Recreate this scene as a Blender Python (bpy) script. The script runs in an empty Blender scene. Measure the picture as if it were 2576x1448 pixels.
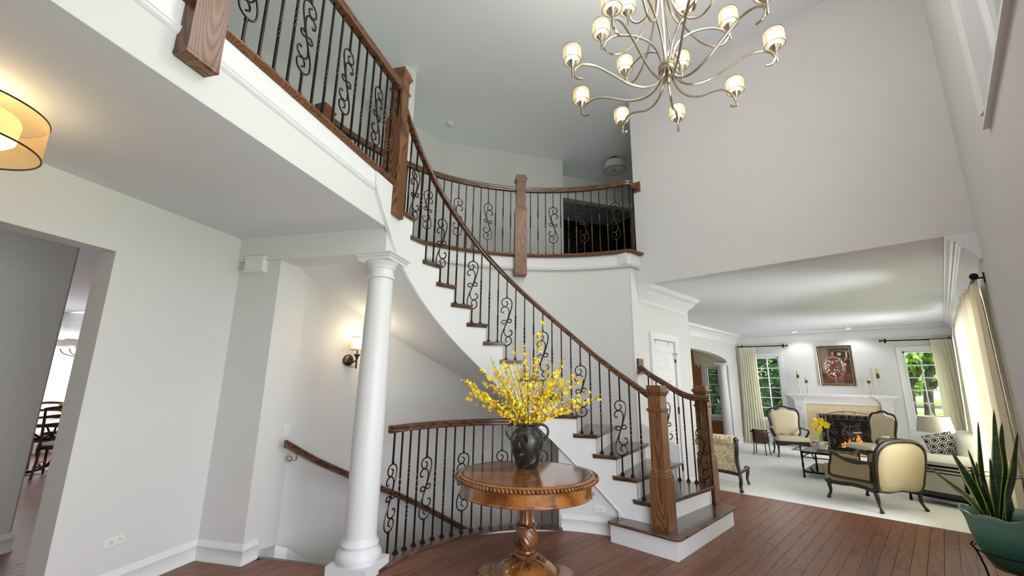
import bpy, math, random
from mathutils import Vector, Matrix
from math import sin, cos, pi, radians as RD
random.seed(7)
S = bpy.context.scene
COL = S.collection
# ------------------------------------------------------------------ camera
F, PITCH, ROLL, YAW = 1070.0, .2172, .0123, .7809
EYE = Vector((0, 0, 1.45))
cd = bpy.data.cameras.new('camera'); cam = bpy.data.objects.new('camera', cd); COL.objects.link(cam)
cd.sensor_fit = 'HORIZONTAL'; cd.sensor_width = 36; cd.lens = 36*F/2576; cd.clip_start = .05; cd.clip_end = 400
fw = Vector((-sin(YAW)*cos(PITCH), cos(YAW)*cos(PITCH), sin(PITCH)))
rt = Vector((cos(YAW), sin(YAW), 0)); up = rt.cross(fw)
r2 = cos(ROLL)*rt+sin(ROLL)*up; u2 = -sin(ROLL)*rt+cos(ROLL)*up
cam.matrix_world = Matrix(((r2.x, u2.x, -fw.x, EYE.x), (r2.y, u2.y, -fw.y, EYE.y), (r2.z, u2.z, -fw.z, EYE.z), (0, 0, 0, 1)))
S.camera = cam
# ------------------------------------------------------------------ world, sun, exposure
S.view_settings.view_transform = 'Standard'; S.view_settings.look = 'None'
S.view_settings.gamma = 1; S.view_settings.use_curve_mapping = False
S.view_settings.exposure = 0.86
wd = bpy.data.worlds.new('sky'); S.world = wd; wd.use_nodes = True
bg = wd.node_tree.nodes['Background']; bg.inputs[0].default_value = (.90, .95, 1.0, 1); bg.inputs[1].default_value = 1.5
sl = bpy.data.lights.new('sun', 'SUN'); sl.energy = 5; sl.angle = .02; sl.color = (1, .95, .85)
so = bpy.data.objects.new('sun', sl); COL.objects.link(so); so.rotation_euler = Vector((.12, .72, -.9)).to_track_quat('-Z', 'Y').to_euler()
def area(name, loc, rot, sx, sy, e, colr=(1, .97, .93)):
    l = bpy.data.lights.new(name, 'AREA'); l.shape = 'RECTANGLE'; l.size = sx; l.size_y = sy; l.energy = e; l.color = colr
    o = bpy.data.objects.new(name, l); COL.objects.link(o); o.location = loc; o.rotation_euler = rot
    return o
# daylight coming in through the entry glass and the windows, plus an added rear fill
LIGHTS = [area('daylight_high_window', (.60, 2.0, 3.9), (0, RD(90), 0), 2.0, 2.5, 12, (.915, .94, 1)),
          area('daylight_entry_door', (.60, 1.25, 1.2), (0, RD(90), 0), 2.2, 3.0, 52, (.915, .94, 1)),
          area('daylight_front_window', (.60, 7.2, 1.4), (0, RD(90), 0), 1.7, 3.2, 170, (.94, .955, 1)),
          area('daylight_front_window_far', (.60, 10.7, 1.4), (0, RD(90), 0), 1.7, 2.2, 112, (.94, .955, 1)),
          area('daylight_end_window_left', (-3.16, 12.85, 1.4), (RD(-90), 0, 0), .6, 1.5, 7, (.94, .955, 1)), area('daylight_end_window_right', (-.25, 12.85, 1.4), (RD(-90), 0, 0), .6, 1.6, 7, (.94, .955, 1)),
          area('fill_rear', (-2.2, -3.3, 2.6), (RD(90), 0, 0), 4.5, 4.0, 250, (.915, .94, 1))]  # rear one is a soft fill added before a closed wall
# ------------------------------------------------------------------ helpers
WM = {}
def W0(o): return WM.get(o, Matrix())
class MB:
    def __init__(s): s.v = []; s.f = []; s.m = []
    def add(s, vs, fs, mi=0):
        b = len(s.v); s.v += [tuple(x) for x in vs]; s.f += [tuple(b+i for i in q) for q in fs]; s.m += [mi]*len(fs); return s
    def box(s, c, d, rz=0, mi=0, M=None):
        x, y, z = (q/2 for q in d); R = Matrix.Rotation(rz, 3, 'Z') if M is None else M
        P = [Vector(c)+R@Vector((i*x, j*y, k*z)) for k in (-1, 1) for i, j in ((-1, -1), (1, -1), (1, 1), (-1, 1))]
        return s.add(P, [(3, 2, 1, 0), (4, 5, 6, 7), (0, 1, 5, 4), (1, 2, 6, 5), (2, 3, 7, 6), (3, 0, 4, 7)], mi)
    def b2(s, a, b, mi=0):
        return s.box([(p+q)/2 for p, q in zip(a, b)], [abs(q-p) for p, q in zip(a, b)], mi=mi)
    def bbox(s, c, d, bev, rz=0, mi=0):   # box with bevelled vertical and horizontal edges
        x, y, z = d[0]/2, d[1]/2, d[2]/2; R = Matrix.Rotation(rz, 3, 'Z'); L = []
        for zz, i in ((-z, bev), (-z+bev, 0), (z-bev, 0), (z, bev)):
            X, Y = x-i, y-i; e = bev*.6
            L.append([Vector(c)+R@Vector(p) for p in ((X-e, -Y, zz), (X, -Y+e, zz), (X, Y-e, zz), (X-e, Y, zz), (-X+e, Y, zz), (-X, Y-e, zz), (-X, -Y+e, zz), (-X+e, -Y, zz))])
        return s.loft(L, mi=mi)
    def loft(s, rings, closed=True, caps=True, mi=0):
        n = len(rings[0]); vs = [p for r in rings for p in r]; fs = []
        for k in range(len(rings)-1):
            for i in range(n if closed else n-1):
                j = (i+1) % n; fs.append((k*n+i, k*n+j, (k+1)*n+j, (k+1)*n+i))
        if caps and closed:
            fs.append(tuple(reversed(range(n)))); fs.append(tuple((len(rings)-1)*n+i for i in range(n)))
        return s.add(vs, fs, mi)
    def prism(s, poly, z0, z1, mi=0):
        return s.loft([[Vector((x, y, z)) for x, y in poly] for z in (z0, z1)], mi=mi)
    def plate(s, poly, o, ex, ey, ez, mi=0):
        o, ex, ey, ez = Vector(o), Vector(ex), Vector(ey), Vector(ez)
        return s.loft([[o+ex*x+ey*y+ez*t for x, y in poly] for t in (0, 1)], mi=mi)
    def dome(s, poly, o, ex, ey, ez, prof=((1, 0), (.99, .45), (.93, .75), (.75, .93), (.4, 1.0)), mi=0, back=True):
        o, ex, ey, ez = Vector(o), Vector(ex), Vector(ey), Vector(ez)
        cx = sum(p[0] for p in poly)/len(poly); cy = sum(p[1] for p in poly)/len(poly)
        R = [[o+ex*(cx+(x-cx)*k)+ey*(cy+(y-cy)*k)+ez*h for x, y in poly] for k, h in prof]
        return s.loft(R, mi=mi)
    def lathe(s, prof, c=(0, 0, 0), n=20, mi=0, flute=None):
        c = Vector(c); R = []
        for r, z in prof:
            R.append([c+Vector(((r*(1+(flute(r, z, 2*pi*i/n) if flute else 0)))*cos(2*pi*i/n), (r*(1+(flute(r, z, 2*pi*i/n) if flute else 0)))*sin(2*pi*i/n), z)) for i in range(n)])
        return s.loft(R, mi=mi)
    def tube(s, path, r, n=6, mi=0, caps=True):
        P = [Vector(p) for p in path]; m = len(P)
        rr = r if isinstance(r, (list, tuple)) else [r]*m
        T = [(P[min(i+1, m-1)]-P[max(i-1, 0)]).normalized() for i in range(m)]
        u = T[0].orthogonal().normalized(); R = []
        for i in range(m):
            u = (u-T[i]*u.dot(T[i]))
            u = u.normalized() if u.length > 1e-6 else T[i].orthogonal().normalized()
            w = T[i].cross(u)
            R.append([P[i]+(u*cos(2*pi*k/n)+w*sin(2*pi*k/n))*rr[i] for k in range(n)])
        return s.loft(R, caps=caps, mi=mi)
    def sweep(s, path, prof, mi=0, closed=False, caps=True):
        P = [Vector(p) for p in path]; m = len(P); R = []
        for i in range(m):
            a = P[i]-P[i-1] if (i > 0 or closed) else P[1]-P[0]
            b = P[(i+1) % m]-P[i] if (i < m-1 or closed) else P[-1]-P[-2]
            a = Vector((a.x, a.y, 0)).normalized(); b = Vector((b.x, b.y, 0)).normalized()
            t = a+b
            t = t.normalized() if t.length > 1e-6 else a
            k = 1/max(.35, t.dot(a)); nr = Vector((t.y, -t.x, 0))
            R.append([P[i]+nr*(u*k)+Vector((0, 0, v)) for u, v in prof])
        if closed: R.append(R[0])
        return s.loft(R, caps=caps and not closed, mi=mi)
    def ell(s, c, d, p=2.0, n=12, m=8, M=None, mi=0):   # superellipsoid
        R = []; c = Vector(c); M = M or Matrix.Identity(3)
        f = lambda x: math.copysign(abs(x)**(2/p), x)
        for j in range(m+1):
            a = -pi/2+pi*j/m; a = max(-pi/2+.02, min(pi/2-.02, a)); k = f(cos(a)); z = f(sin(a))
            R.append([c+M@Vector((d[0]*k*f(cos(2*pi*i/n)), d[1]*k*f(sin(2*pi*i/n)), d[2]*z)) for i in range(n)])
        return s.loft(R, mi=mi)
    def mesh(s, name, mats, smooth=0):
        me = bpy.data.meshes.new(name); me.from_pydata([tuple(v) for v in s.v], [], s.f)
        for m in (mats if isinstance(mats, (list, tuple)) else [mats]): me.materials.append(m)
        if len(me.materials) > 1: me.polygons.foreach_set('material_index', s.m)
        import bmesh
        b = bmesh.new(); b.from_mesh(me); bmesh.ops.recalc_face_normals(b, faces=b.faces); b.to_mesh(me); b.free()
        if smooth:
            me.polygons.foreach_set('use_smooth', [True]*len(me.polygons)); me.set_sharp_from_angle(angle=RD(smooth))
        me.update(); return me
    def obj(s, name, mats, parent=None, smooth=0, world=True, **k):
        if parent is not None and world:
            I = W0(parent).inverted(); s.v = [tuple(I@Vector(v)) for v in s.v]
        elif parent is None:                 # put the origin at the base centre
            if s.v and not k.pop('keep', False):
                xs, ys, zs = zip(*s.v); o = Vector(((min(xs)+max(xs))/2, (min(ys)+max(ys))/2, min(zs)))
                s.v = [(x-o.x, y-o.y, z-o.z) for x, y, z in s.v]
            else: o = Vector((0, 0, 0))
        k.pop('keep', None)
        ob = bpy.data.objects.new(name, s.mesh(name, mats, smooth)); COL.objects.link(ob)
        if parent is not None: ob.parent = parent; WM[ob] = W0(parent)
        else: ob.location = o; WM[ob] = Matrix.Translation(o)
        for a, b in k.items(): ob[a] = b
        return ob
def thing(name, label, cat, loc=(0, 0, 0), rz=0, group=None, kind=None):
    o = bpy.data.objects.new(name, None); COL.objects.link(o); o.location = loc; o.rotation_euler = (0, 0, rz); o.empty_display_size = .1
    o['label'] = label
    if cat: o['category'] = cat
    if group: o['group'] = group
    if kind: o['kind'] = kind
    WM[o] = Matrix.Translation(Vector(loc))@Matrix.Rotation(rz, 4, 'Z'); return o
def inst(me, name, parent, M=Matrix(), **k):      # shared mesh placed as a part; M is given in the parent's space
    o = bpy.data.objects.new(name, me); COL.objects.link(o); o.parent = parent; o.matrix_local = M
    WM[o] = W0(parent)@M
    for a, b in k.items(): o[a] = b
    return o
def struct(mb, name, mat, label=None, smooth=0, parent=None):
    k = dict(kind='structure') if parent is None else {}
    if label: k['label'] = label
    return mb.obj(name, mat, parent, smooth, **k)
def catmull(P, n=5):
    P = [Vector(p) for p in P]; Q = [P[0]*2-P[1]]+P+[P[-1]*2-P[-2]]; o = []
    for i in range(1, len(Q)-2):
        a, b, c, d = Q[i-1:i+3]
        for k in range(n):
            t = k/n; o.append(.5*((2*b)+(c-a)*t+(2*a-5*b+4*c-d)*t*t+(3*b-a-3*c+d)*t**3))
    o.append(P[-1]); return o
def lerp(a, b, t): return a+(b-a)*t
# ------------------------------------------------------------------ materials
def mat(name, col, rough=.5, metal=0, spec=.5, **k):
    m = bpy.data.materials.new(name); m.use_nodes = True; b = m.node_tree.nodes['Principled BSDF']
    b.inputs['Base Color'].default_value = (*col, 1); b.inputs['Roughness'].default_value = rough; b.inputs['Metallic'].default_value = metal
    b.inputs['Specular IOR Level'].default_value = spec
    for a, v in k.items(): b.inputs[a.replace('_', ' ')].default_value = v
    return m
class NT:
    def __init__(s, m): s.m = m; s.t = m.node_tree; s.b = s.t.nodes['Principled BSDF']
    def n(s, t, **k):
        x = s.t.nodes.new(t)
        for a, v in k.items():
            if hasattr(x, a): setattr(x, a, v)
            else: x.inputs[a.replace('_', ' ')].default_value = v
        return x
    def l(s, a, b): s.t.links.new(a, b)
    def math(s, op, a, b=None):
        x = s.t.nodes.new('ShaderNodeMath'); x.operation = op
        for i, q in enumerate((a, b)):
            if q is None: continue
            if isinstance(q, (int, float)): x.inputs[i].default_value = q
            else: s.l(q, x.inputs[i])
        return x.outputs[0]
    def ramp(s, fac, stops):
        x = s.t.nodes.new('ShaderNodeValToRGB'); e = x.color_ramp.elements
        while len(e) < len(stops): e.new(.5)
        for q, (p, c) in zip(e, stops): q.position = p; q.color = (*c, 1)
        s.l(fac, x.inputs[0]); return x.outputs[0]
    def coord(s, scale=(1, 1, 1), rot=(0, 0, 0), rnd=0, kind='Object'):
        tc = s.t.nodes.new('ShaderNodeTexCoord'); mp = s.t.nodes.new('ShaderNodeMapping'); mp.inputs['Scale'].default_value = scale; mp.inputs['Rotation'].default_value = rot
        s.l(tc.outputs[kind], mp.inputs[0])
        if rnd:
            oi = s.t.nodes.new('ShaderNodeObjectInfo'); x = s.t.nodes.new('ShaderNodeMath'); x.operation = 'MULTIPLY'; x.inputs[1].default_value = rnd
            s.l(oi.outputs['Random'], x.inputs[0]); s.l(x.outputs[0], mp.inputs['Location'])
        return mp.outputs[0]
    def bump(s, h, st=.2, dist=.01):
        x = s.t.nodes.new('ShaderNodeBump'); x.inputs['Strength'].default_value = st; x.inputs['Distance'].default_value = dist
        s.l(h, x.inputs['Height']); s.l(x.outputs[0], s.b.inputs['Normal'])
def oak(name, dark, light, rough=.35, scale=(14, 14, 1.6), bands=9, rnd=37, vary=.25, coat=0, fine=.35):
    m = mat(name, light, rough); t = NT(m)
    co = t.coord(scale, rnd=rnd)
    nz = t.n('ShaderNodeTexNoise', Scale=.55, Detail=1.2, Roughness=.4); t.l(co, nz.inputs['Vector'])
    b = t.math('SINE', t.math('MULTIPLY', nz.outputs[0], bands*6.28))
    b = t.math('POWER', t.math('ADD', t.math('MULTIPLY', b, .5), .5), .7)
    n2 = t.n('ShaderNodeTexNoise', Scale=6.0, Detail=3.0); t.l(co, n2.inputs['Vector'])
    g = t.math('ADD', t.math('MULTIPLY', b, 1-fine), t.math('MULTIPLY', n2.outputs[0], fine))
    if vary:
        oi = t.t.nodes.new('ShaderNodeObjectInfo'); g = t.math('ADD', g, t.math('MULTIPLY', t.math('SUBTRACT', oi.outputs['Random'], .5), vary))
    c = t.ramp(g, [(.08, dark), (.75, light)]); t.l(c, t.b.inputs['Base Color'])
    t.bump(g, .12, .002)
    if coat: t.b.inputs['Coat Weight'].default_value = coat; t.b.inputs['Coat Roughness'].default_value = .12
    return m
def paint(name, col, rough=.6, n=.012):
    m = mat(name, col, rough, spec=.3); t = NT(m)
    nz = t.n('ShaderNodeTexNoise', Scale=180.0, Detail=2.0); t.l(t.coord(), nz.inputs['Vector']); t.bump(nz.outputs[0], .08, .001)
    n2 = t.n('ShaderNodeTexNoise', Scale=.7, Detail=2.0); t.l(t.coord(), n2.inputs['Vector'])
    c = t.ramp(n2.outputs[0], [(.3, tuple(x*(1-n) for x in col)), (.7, tuple(min(1, x*(1+n)) for x in col))]); t.l(c, t.b.inputs['Base Color'])
    return m
def fabric(name, c1, c2, kind='stripe', sc=60, rough=.85):
    m = mat(name, c1, rough, spec=.2); t = NT(m); co = t.coord()
    if kind == 'stripe':
        w = t.n('ShaderNodeTexWave', Scale=sc); w.bands_direction = 'X'; t.l(co, w.inputs['Vector']); o = w.outputs['Fac' if 'Fac' in w.outputs else 1]
    elif kind == 'dots':
        sx_ = t.t.nodes.new('ShaderNodeSeparateXYZ'); t.l(co, sx_.inputs[0]); k_ = sc*4
        o = t.math('ADD', t.math('MULTIPLY', t.math('MULTIPLY', t.math('SINE', t.math('MULTIPLY', t.math('ADD', sx_.outputs['X'], sx_.outputs['Y']), k_)), t.math('SINE', t.math('MULTIPLY', sx_.outputs['Z'], k_))), .5), .5)
    elif kind == 'damask':
        sx_ = t.t.nodes.new('ShaderNodeSeparateXYZ'); t.l(co, sx_.inputs[0]); pp = t.math('PINGPONG', sx_.outputs['X'], .16); cb = t.t.nodes.new('ShaderNodeCombineXYZ'); t.l(pp, cb.inputs[0]); t.l(sx_.outputs['Z'], cb.inputs[2]); t.l(t.math('MULTIPLY', sx_.outputs['Y'], .3), cb.inputs[1])
        nz = t.n('ShaderNodeTexNoise', Scale=sc, Detail=1.0, Distortion=2.5); t.l(cb.outputs[0], nz.inputs['Vector']); o = t.math('ADD', t.math('MULTIPLY', t.math('SINE', t.math('MULTIPLY', nz.outputs[0], 26)), .5), .5)
    else:
        nz = t.n('ShaderNodeTexNoise', Scale=sc, Detail=3.0, Distortion=1.5); t.l(co, nz.inputs['Vector']); o = nz.outputs[0]
    t.l(t.ramp(o, [(.35, c1), (.55, c2)]), t.b.inputs['Base Color'])
    n3 = t.n('ShaderNodeTexNoise', Scale=400.0); t.l(co, n3.inputs['Vector']); t.bump(n3.outputs[0], .25, .002)
    return m
def emit(name, col, st):
    m = bpy.data.materials.new(name); m.use_nodes = True; n = m.node_tree.nodes; n.clear()
    e = n.new('ShaderNodeEmission'); o = n.new('ShaderNodeOutputMaterial'); e.inputs[0].default_value = (*col, 1); e.inputs[1].default_value = st
    m.node_tree.links.new(e.outputs[0], o.inputs[0]); return m
def sheer(name, col, tr=.45, df=.5):
    m = bpy.data.materials.new(name); m.use_nodes = True; t = m.node_tree; n = t.nodes; n.clear()
    a = n.new('ShaderNodeBsdfTransparent'); a.inputs[0].default_value = (*[min(1, .3+.7*x) for x in col], 1)
    b = n.new('ShaderNodeBsdfTranslucent'); b.inputs[0].default_value = (*col, 1)
    d = n.new('ShaderNodeBsdfDiffuse'); d.inputs[0].default_value = (*col, 1)
    x = n.new('ShaderNodeMixShader'); x.inputs[0].default_value = df; y = n.new('ShaderNodeMixShader'); y.inputs[0].default_value = tr
    o = n.new('ShaderNodeOutputMaterial')
    t.links.new(b.outputs[0], x.inputs[1]); t.links.new(d.outputs[0], x.inputs[2]); t.links.new(x.outputs[0], y.inputs[1]); t.links.new(a.outputs[0], y.inputs[2]); t.links.new(y.outputs[0], o.inputs[0])
    return m
def glass(name, tint=(1, 1, 1), g=.08, tr=None):
    m = bpy.data.materials.new(name); m.use_nodes = True; t = m.node_tree; n = t.nodes; n.clear()
    a = n.new('ShaderNodeBsdfTransparent'); a.inputs[0].default_value = (*tint, 1)
    b = n.new('ShaderNodeBsdfGlossy'); b.inputs['Roughness'].default_value = .02
    lw = n.new('ShaderNodeFresnel'); lw.inputs[0].default_value = 1.45
    x = n.new('ShaderNodeMixShader'); o = n.new('ShaderNodeOutputMaterial')
    t.links.new(lw.outputs[0], x.inputs[0]); t.links.new(a.outputs[0], x.inputs[1]); t.links.new(b.outputs[0], x.inputs[2]); t.links.new(x.outputs[0], o.inputs[0])
    return m
def metal(name, col, rough=.35, n=.15):
    m = mat(name, col, rough, .9); t = NT(m)
    nz = t.n('ShaderNodeTexNoise', Scale=25.0, Detail=2.0); t.l(t.coord(), nz.inputs['Vector'])
    t.l(t.ramp(nz.outputs[0], [(.3, tuple(x*(1-n) for x in col)), (.7, tuple(min(1, x*(1+n)) for x in col))]), t.b.inputs['Base Color'])
    return m
WALL = paint('wall_paint', (.655, .65, .645)); CEIL = paint('ceiling_paint', (.70, .725, .765), .8); CEIL_LIT = paint('ceiling_paint_lit', (.86, .89, .93), .8); TRIM = paint('trim_paint', (.715, .72, .735), .32)  # foyer ceiling gets a lighter copy, standing in for light falling there
OAK = oak('stained_oak', (.065, .024, .010), (.205, .088, .038), .36, (10, 10, 1.5), 24)
OAKH = oak('stained_oak_rail', (.050, .019, .009), (.135, .056, .027), .27, (6, 6, 22), 6, coat=.3)
TREADM = oak('stained_oak_tread', (.045, .022, .013), (.115, .062, .038), .22, (4, 4, 9), 6, coat=.5)
FLOORM = None; FLOORM = oak('floor_oak', (.135, .052, .029), (.215, .092, .053), .40, (14, 1.1, 4), 11, rnd=91, vary=.6, coat=0); FLOORM.node_tree.nodes['Principled BSDF'].inputs['Specular IOR Level'].default_value = .32
IRON = metal('iron_bronze', (.045, .033, .026), .38); BLACKIRON = metal('black_iron', (.018, .017, .017), .45)
NICKEL = metal('brushed_nickel', (.52, .45, .36), .28, .08); PEWTER = metal('silver_leaf', (.62, .60, .56), .3, .2)
BRONZE = metal('dark_bronze', (.10, .065, .04), .35); CHROME = metal('chrome', (.7, .7, .7), .15, .03)
EBONY = oak('ebonised_wood', (.008, .005, .004), (.028, .017, .012), .42, (10, 10, 2), 5, coat=.05)
DARKW = oak('dark_mahogany', (.018, .007, .004), (.085, .028, .014), .3, (10, 10, 2), 5, coat=.3)
CHERRY = oak('cherry_wood', (.13, .028, .008), (.30, .075, .022), .3, (10, 10, 2), 5, coat=.4)
CARPET = fabric('white_carpet', (.78, .79, .78), (.84, .85, .83), 'noise', 90, .95)
GLASS = glass('window_glass'); TGLASS = glass('table_glass', (.80, .86, .84))
PLASTIC = mat('white_plastic', (.75, .74, .72), .35); DARKHOLE = mat('dark_slot', (.02, .02, .02), .6)
WARM = emit('bulb_glow_warm', (1, .84, .58), 2.0); WARM2 = emit('bulb_glow_hall', (1, .70, .32), 1.7); SPOTE = emit('spot_lamp_glow', (1, .97, .92), 3)
SHEER = sheer('sheer_shade', (.95, .82, .64), .5); SHEERH = sheer('sheer_shade_amber', (.85, .62, .34), .35); SHADEW = sheer('white_shade', (.85, .84, .82), .05)
LINEN = fabric('linen_shade', (.50, .45, .38), (.56, .51, .43), 'noise', 80)
CURTG = sheer('curtain_cream_green', (.84, .81, .63), .0, .82); CURTP = sheer('curtain_cream', (.84, .74, .56), .0, .88)
CURTW = sheer('white_sheer_curtain', (.88, .88, .88), .15)
IVORY = fabric('ivory_stripe', (.60, .50, .34), (.72, .62, .46), 'stripe', 13); GOLDF = fabric('gold_dot_fabric', (.31, .245, .13), (.40, .325, .19), 'dots', 70)
DAMASK = fabric('damask', (.50, .40, .20), (.70, .64, .47), 'damask', 7); WHITEF = fabric('white_upholstery', (.78, .77, .75), (.82, .81, .79), 'noise', 30)
MARBLE = fabric('cream_marble', (.62, .50, .31), (.70, .59, .40), 'noise', 3, .3)
ORANGE = paint('ochre_wall', (.38, .16, .03)); FIREB = mat('firebrick_black', (.008, .008, .008), .9)
# ================================================================== the building
ZC, YH, XD, XL, YB, XF, YC, Z2 = 2.745, 5.192, -2.735, -3.845, 12.567, .393, 6.676, 5.614
Z1 = 3.176; RZ = Z1/17
HO = Vector((-4.572, .953, 0)); HA = Vector((-.51645, .85632, 0)); HB = Vector((.85632, .51645, 0)); HROT = math.atan2(HB.y, HB.x)
def W(a, b, z=0): return HO+HA*a+HB*b+Vector((0, 0, z))
C0 = Vector((-2.096, 2.566, 0)); CW = Vector((-1.95, 2.55, 0)); RW = 2.57
def PC(t, r, z=0, c=C0): return Vector((c.x+r*cos(t), c.y+r*sin(t), z))
T0, DT, RI = 1.236, .1413, 1.418
def TH(i): return T0+DT*i
def wallseg(mb, p0, p1, z0, z1, th, holes=(), mi=0):
    p0, p1 = Vector((p0[0], p0[1], 0)), Vector((p1[0], p1[1], 0)); L = (p1-p0).length; t = (p1-p0)/L; n = Vector((-t.y, t.x, 0))*th
    def blk(u0, u1, a, b):
        if u1-u0 < 1e-4 or b-a < 1e-4: return
        q = [p0+t*u0, p0+t*u1, p0+t*u1+n, p0+t*u0+n]
        mb.loft([[v+Vector((0, 0, z)) for v in q] for z in (a, b)], mi=mi)
    u = 0
    for h0, h1, a, b in sorted(holes):
        blk(u, h0, z0, z1); blk(h0, h1, z0, a); blk(h0, h1, b, z1); u = h1
    blk(u, L, z0, z1); return mb
# ---- floor: oak boards laid one by one
def lowline(x): return HO.y+(.18-.51645*0+.51645*(x-HO.x))/.85632      # edge of the opening over the basement stair
RF = 1.50
def well(x):
    """floor intervals (y) that are open over the basement stair at this x"""
    if x > -2.98: return None
    lo = lowline(x) if x > -4.25 else 99
    dx = x-C0.x
    if abs(dx) < RF:
        c = math.sqrt(RF*RF-dx*dx); a, b = C0.y-c, C0.y+c
        return (lo, a, b, 6.0)
    return (lo, 6.0)
floor = thing('floor', 'dark stained oak board floor of the entry hall', None, kind='structure')
slab = MB(); slab.prism([(-4.6, -3.5), (2.5, -3.5), (2.5, 1.0), (.45, 1.0), (.45, 6.68), (-2.98, 6.68), (-2.98, 3.6), (-3.35, 3.2), (-3.48, 2.5), (-3.30, 1.97), (-3.9, 1.55), (-4.25, 1.32), (-4.6, 1.0)], -.16, -.012)
slab.b2((-11, -7, -.16), (-4.6, 6.6, -.012)) if False else None
slab.prism([(-12.7, -3.5), (-4.6, -3.5), (-4.6, 1.0), (-4.75, 1.6), (-11, 5.3), (-12.7, 5.3)], -.16, -.012)
slab.obj('subfloor', DARKW, floor)
rest = MB(); PW = .1; nb = 0
def board(mb, x0, x1, ya0, ya1, yb0, yb1):
    g = .0012; top = 0.0
    P = [(x0+g, ya0+g), (x1-g, ya1+g), (x1-g, yb1-g), (x0+g, yb0-g)]; c = .0012
    Q = [(x0+g+c, ya0+g+c), (x1-g-c, ya1+g+c), (x1-g-c, yb1-g-c), (x0+g+c, yb0-g-c)]
    mb.loft([[Vector((x, y, -.012)) for x, y in P], [Vector((x, y, top-c)) for x, y in P], [Vector((x, y, top)) for x, y in Q]])
rr = random.Random(3)
x = -12.6
while x < .45:
    x1 = x+PW; xm = x+PW/2
    spans = []
    if x < -4.25: spans = [(-3.4, 5.2 if x < -4.9 else 1.2, None)]
    else:
        w0, w1 = well(x), well(x1)
        if w0 is None or w1 is None: spans = [(-3.4 if x > -4.2 else -3.4, YC, None)]
        elif len(w0) == 4 and len(w1) == 4:
            if max(w0[0], w1[0]) >= min(w0[1], w1[1]): spans = [(-3.4, None, (w0[2], w1[2]))]
            else: spans = [(-3.4, None, (w0[0], w1[0])), ('c', (w0[1], w1[1]), (w0[2], w1[2]))]
        else: spans = [(-3.4, None, (w0[0], w1[0]))]
    for sp in spans:
        ys = sp[1] if sp[0] == 'c' else (sp[0], sp[0])
        ye = (sp[1], sp[1]) if sp[2] is None else sp[2]
        y = min(ys) if sp[0] != 'c' else max(ys)
        first = True; yy = y
        while True:
            ln = rr.uniform(.9, 1.9); ny = yy+ln; last = ny > min(ye)-.35
            a = ys if first else (yy, yy); b = ye if last else (ny, ny)
            vis = (x > -3.6 and yy > .9) or (x > -4.4 and x <= -3.6 and yy > .2)
            if vis and nb < 285:
                m = MB(); board(m, x, x1, a[0], a[1], b[0], b[1]); o = m.obj('plank', FLOORM, floor); nb += 1
            else: board(rest, x, x1, a[0], a[1], b[0], b[1])
            if last: break
            yy = ny; first = False
    x = x1
rest.obj('far_planks', FLOORM, floor, kind='stuff')
cp = MB(); cp.b2((-3.845, YC, -.05), (XF, YB, .004)); cp.b2((-3.845, 6.61, -.05), (XD-.05, YC, .004)); struct(cp, 'floor_carpet', CARPET, 'white wall-to-wall carpet of the living room')
fr = MB(); fr.b2((-9, 6.61, -.05), (-3.845, YB, .0)); struct(fr, 'floor_family_room', FLOORM, 'wood floor beyond the arch')
# ---- nosing strip round the basement stair opening
GB = [(971, 1402), (993, 1393), (1017, 1382), (1041, 1371), (1065, 1363), (1089.5, 1356), (1113, 1349), (1137, 1343.5), (1161, 1340), (1185, 1335), (1209, 1330.5), (1235.5, 1327), (1261, 1325), (1286.6, 1322), (1312, 1320), (1337, 1318.5), (1362.5, 1318), (1389, 1318)]
GBP = [(-3.4, 2.12)]
# ---- walls
hw = MB()
wallseg(hw, W(-1.02-4, 0), W(0, 0), 0, ZC, .17, [(1.2, 4.0, 0, 2.322)])
wallseg(hw, W(0, 0), W(0, .455), 0, ZC, .13)
wallseg(hw, W(.1301, .455), W(.374, .455), -2.6, 2.6, .2)
struct(hw, 'wall_left', WALL, 'greige hall wall on the left with the dining room opening')
bm_ = MB(); q = [W(-.03, 0), W(-.03, 1.535), W(.24, 1.535), W(.24, 0)]
bm_.loft([[v+Vector((0, 0, z)) for v in q] for z in (2.522, 2.98)]); struct(bm_, 'trim_beam', WALL, 'dropped beam resting on the white column')
# corridor wall seen through the opening, dining room shell
cw = MB(); wallseg(cw, W(-6, -1.63), W(-.3, -1.63), 0, ZC, .2); wallseg(cw, W(-.3, -1.63), W(-.3, -1.83), 0, ZC, .01); struct(cw, 'wall_corridor', WALL, 'shaded corridor wall beyond the opening')
DR = MB()
# dining room outer wall with its window, far away through the opening
wallseg(DR, (-12.6, -2.4), (-12.6, 5.6), 0, ZC, .15, [(1.2, 6.9, .5, 2.3)]); wallseg(DR, (-12.6, 5.0), (-4.9, 5.0), 0, ZC, .15); struct(DR, 'wall_dining', WALL, 'far dining room wall')
wallseg_ = MB(); wallseg(wallseg_, W(0, -.17), W(2.4, -.17), 0, ZC, .1); struct(wallseg_, 'wall_dining_side', WALL)
uc = MB()
uc.prism([tuple(W(-6.4, -9)[:2]), tuple(W(-5, 1.534)[:2]), tuple(W(-.02, 1.534)[:2]), tuple(W(-.02, .0)[:2]), tuple(W(2.8, -.1)[:2]), tuple(W(3.2, -9)[:2])], ZC, ZC+.22)
struct(uc, 'ceiling_hall', CEIL, 'low hall ceiling under the upper landing')
fs = MB()
q = [W(-5, 1.40), W(-5, 1.535), W(-.03, 1.535), W(-.03, 1.40)]
fs.loft([[v+Vector((0, 0, z)) for v in q] for z in (ZC+.003, Z1-.03)]); struct(fs, 'wall_landing_face', WALL, 'face of the upper landing above the hall ceiling')
uf = MB()
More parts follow.
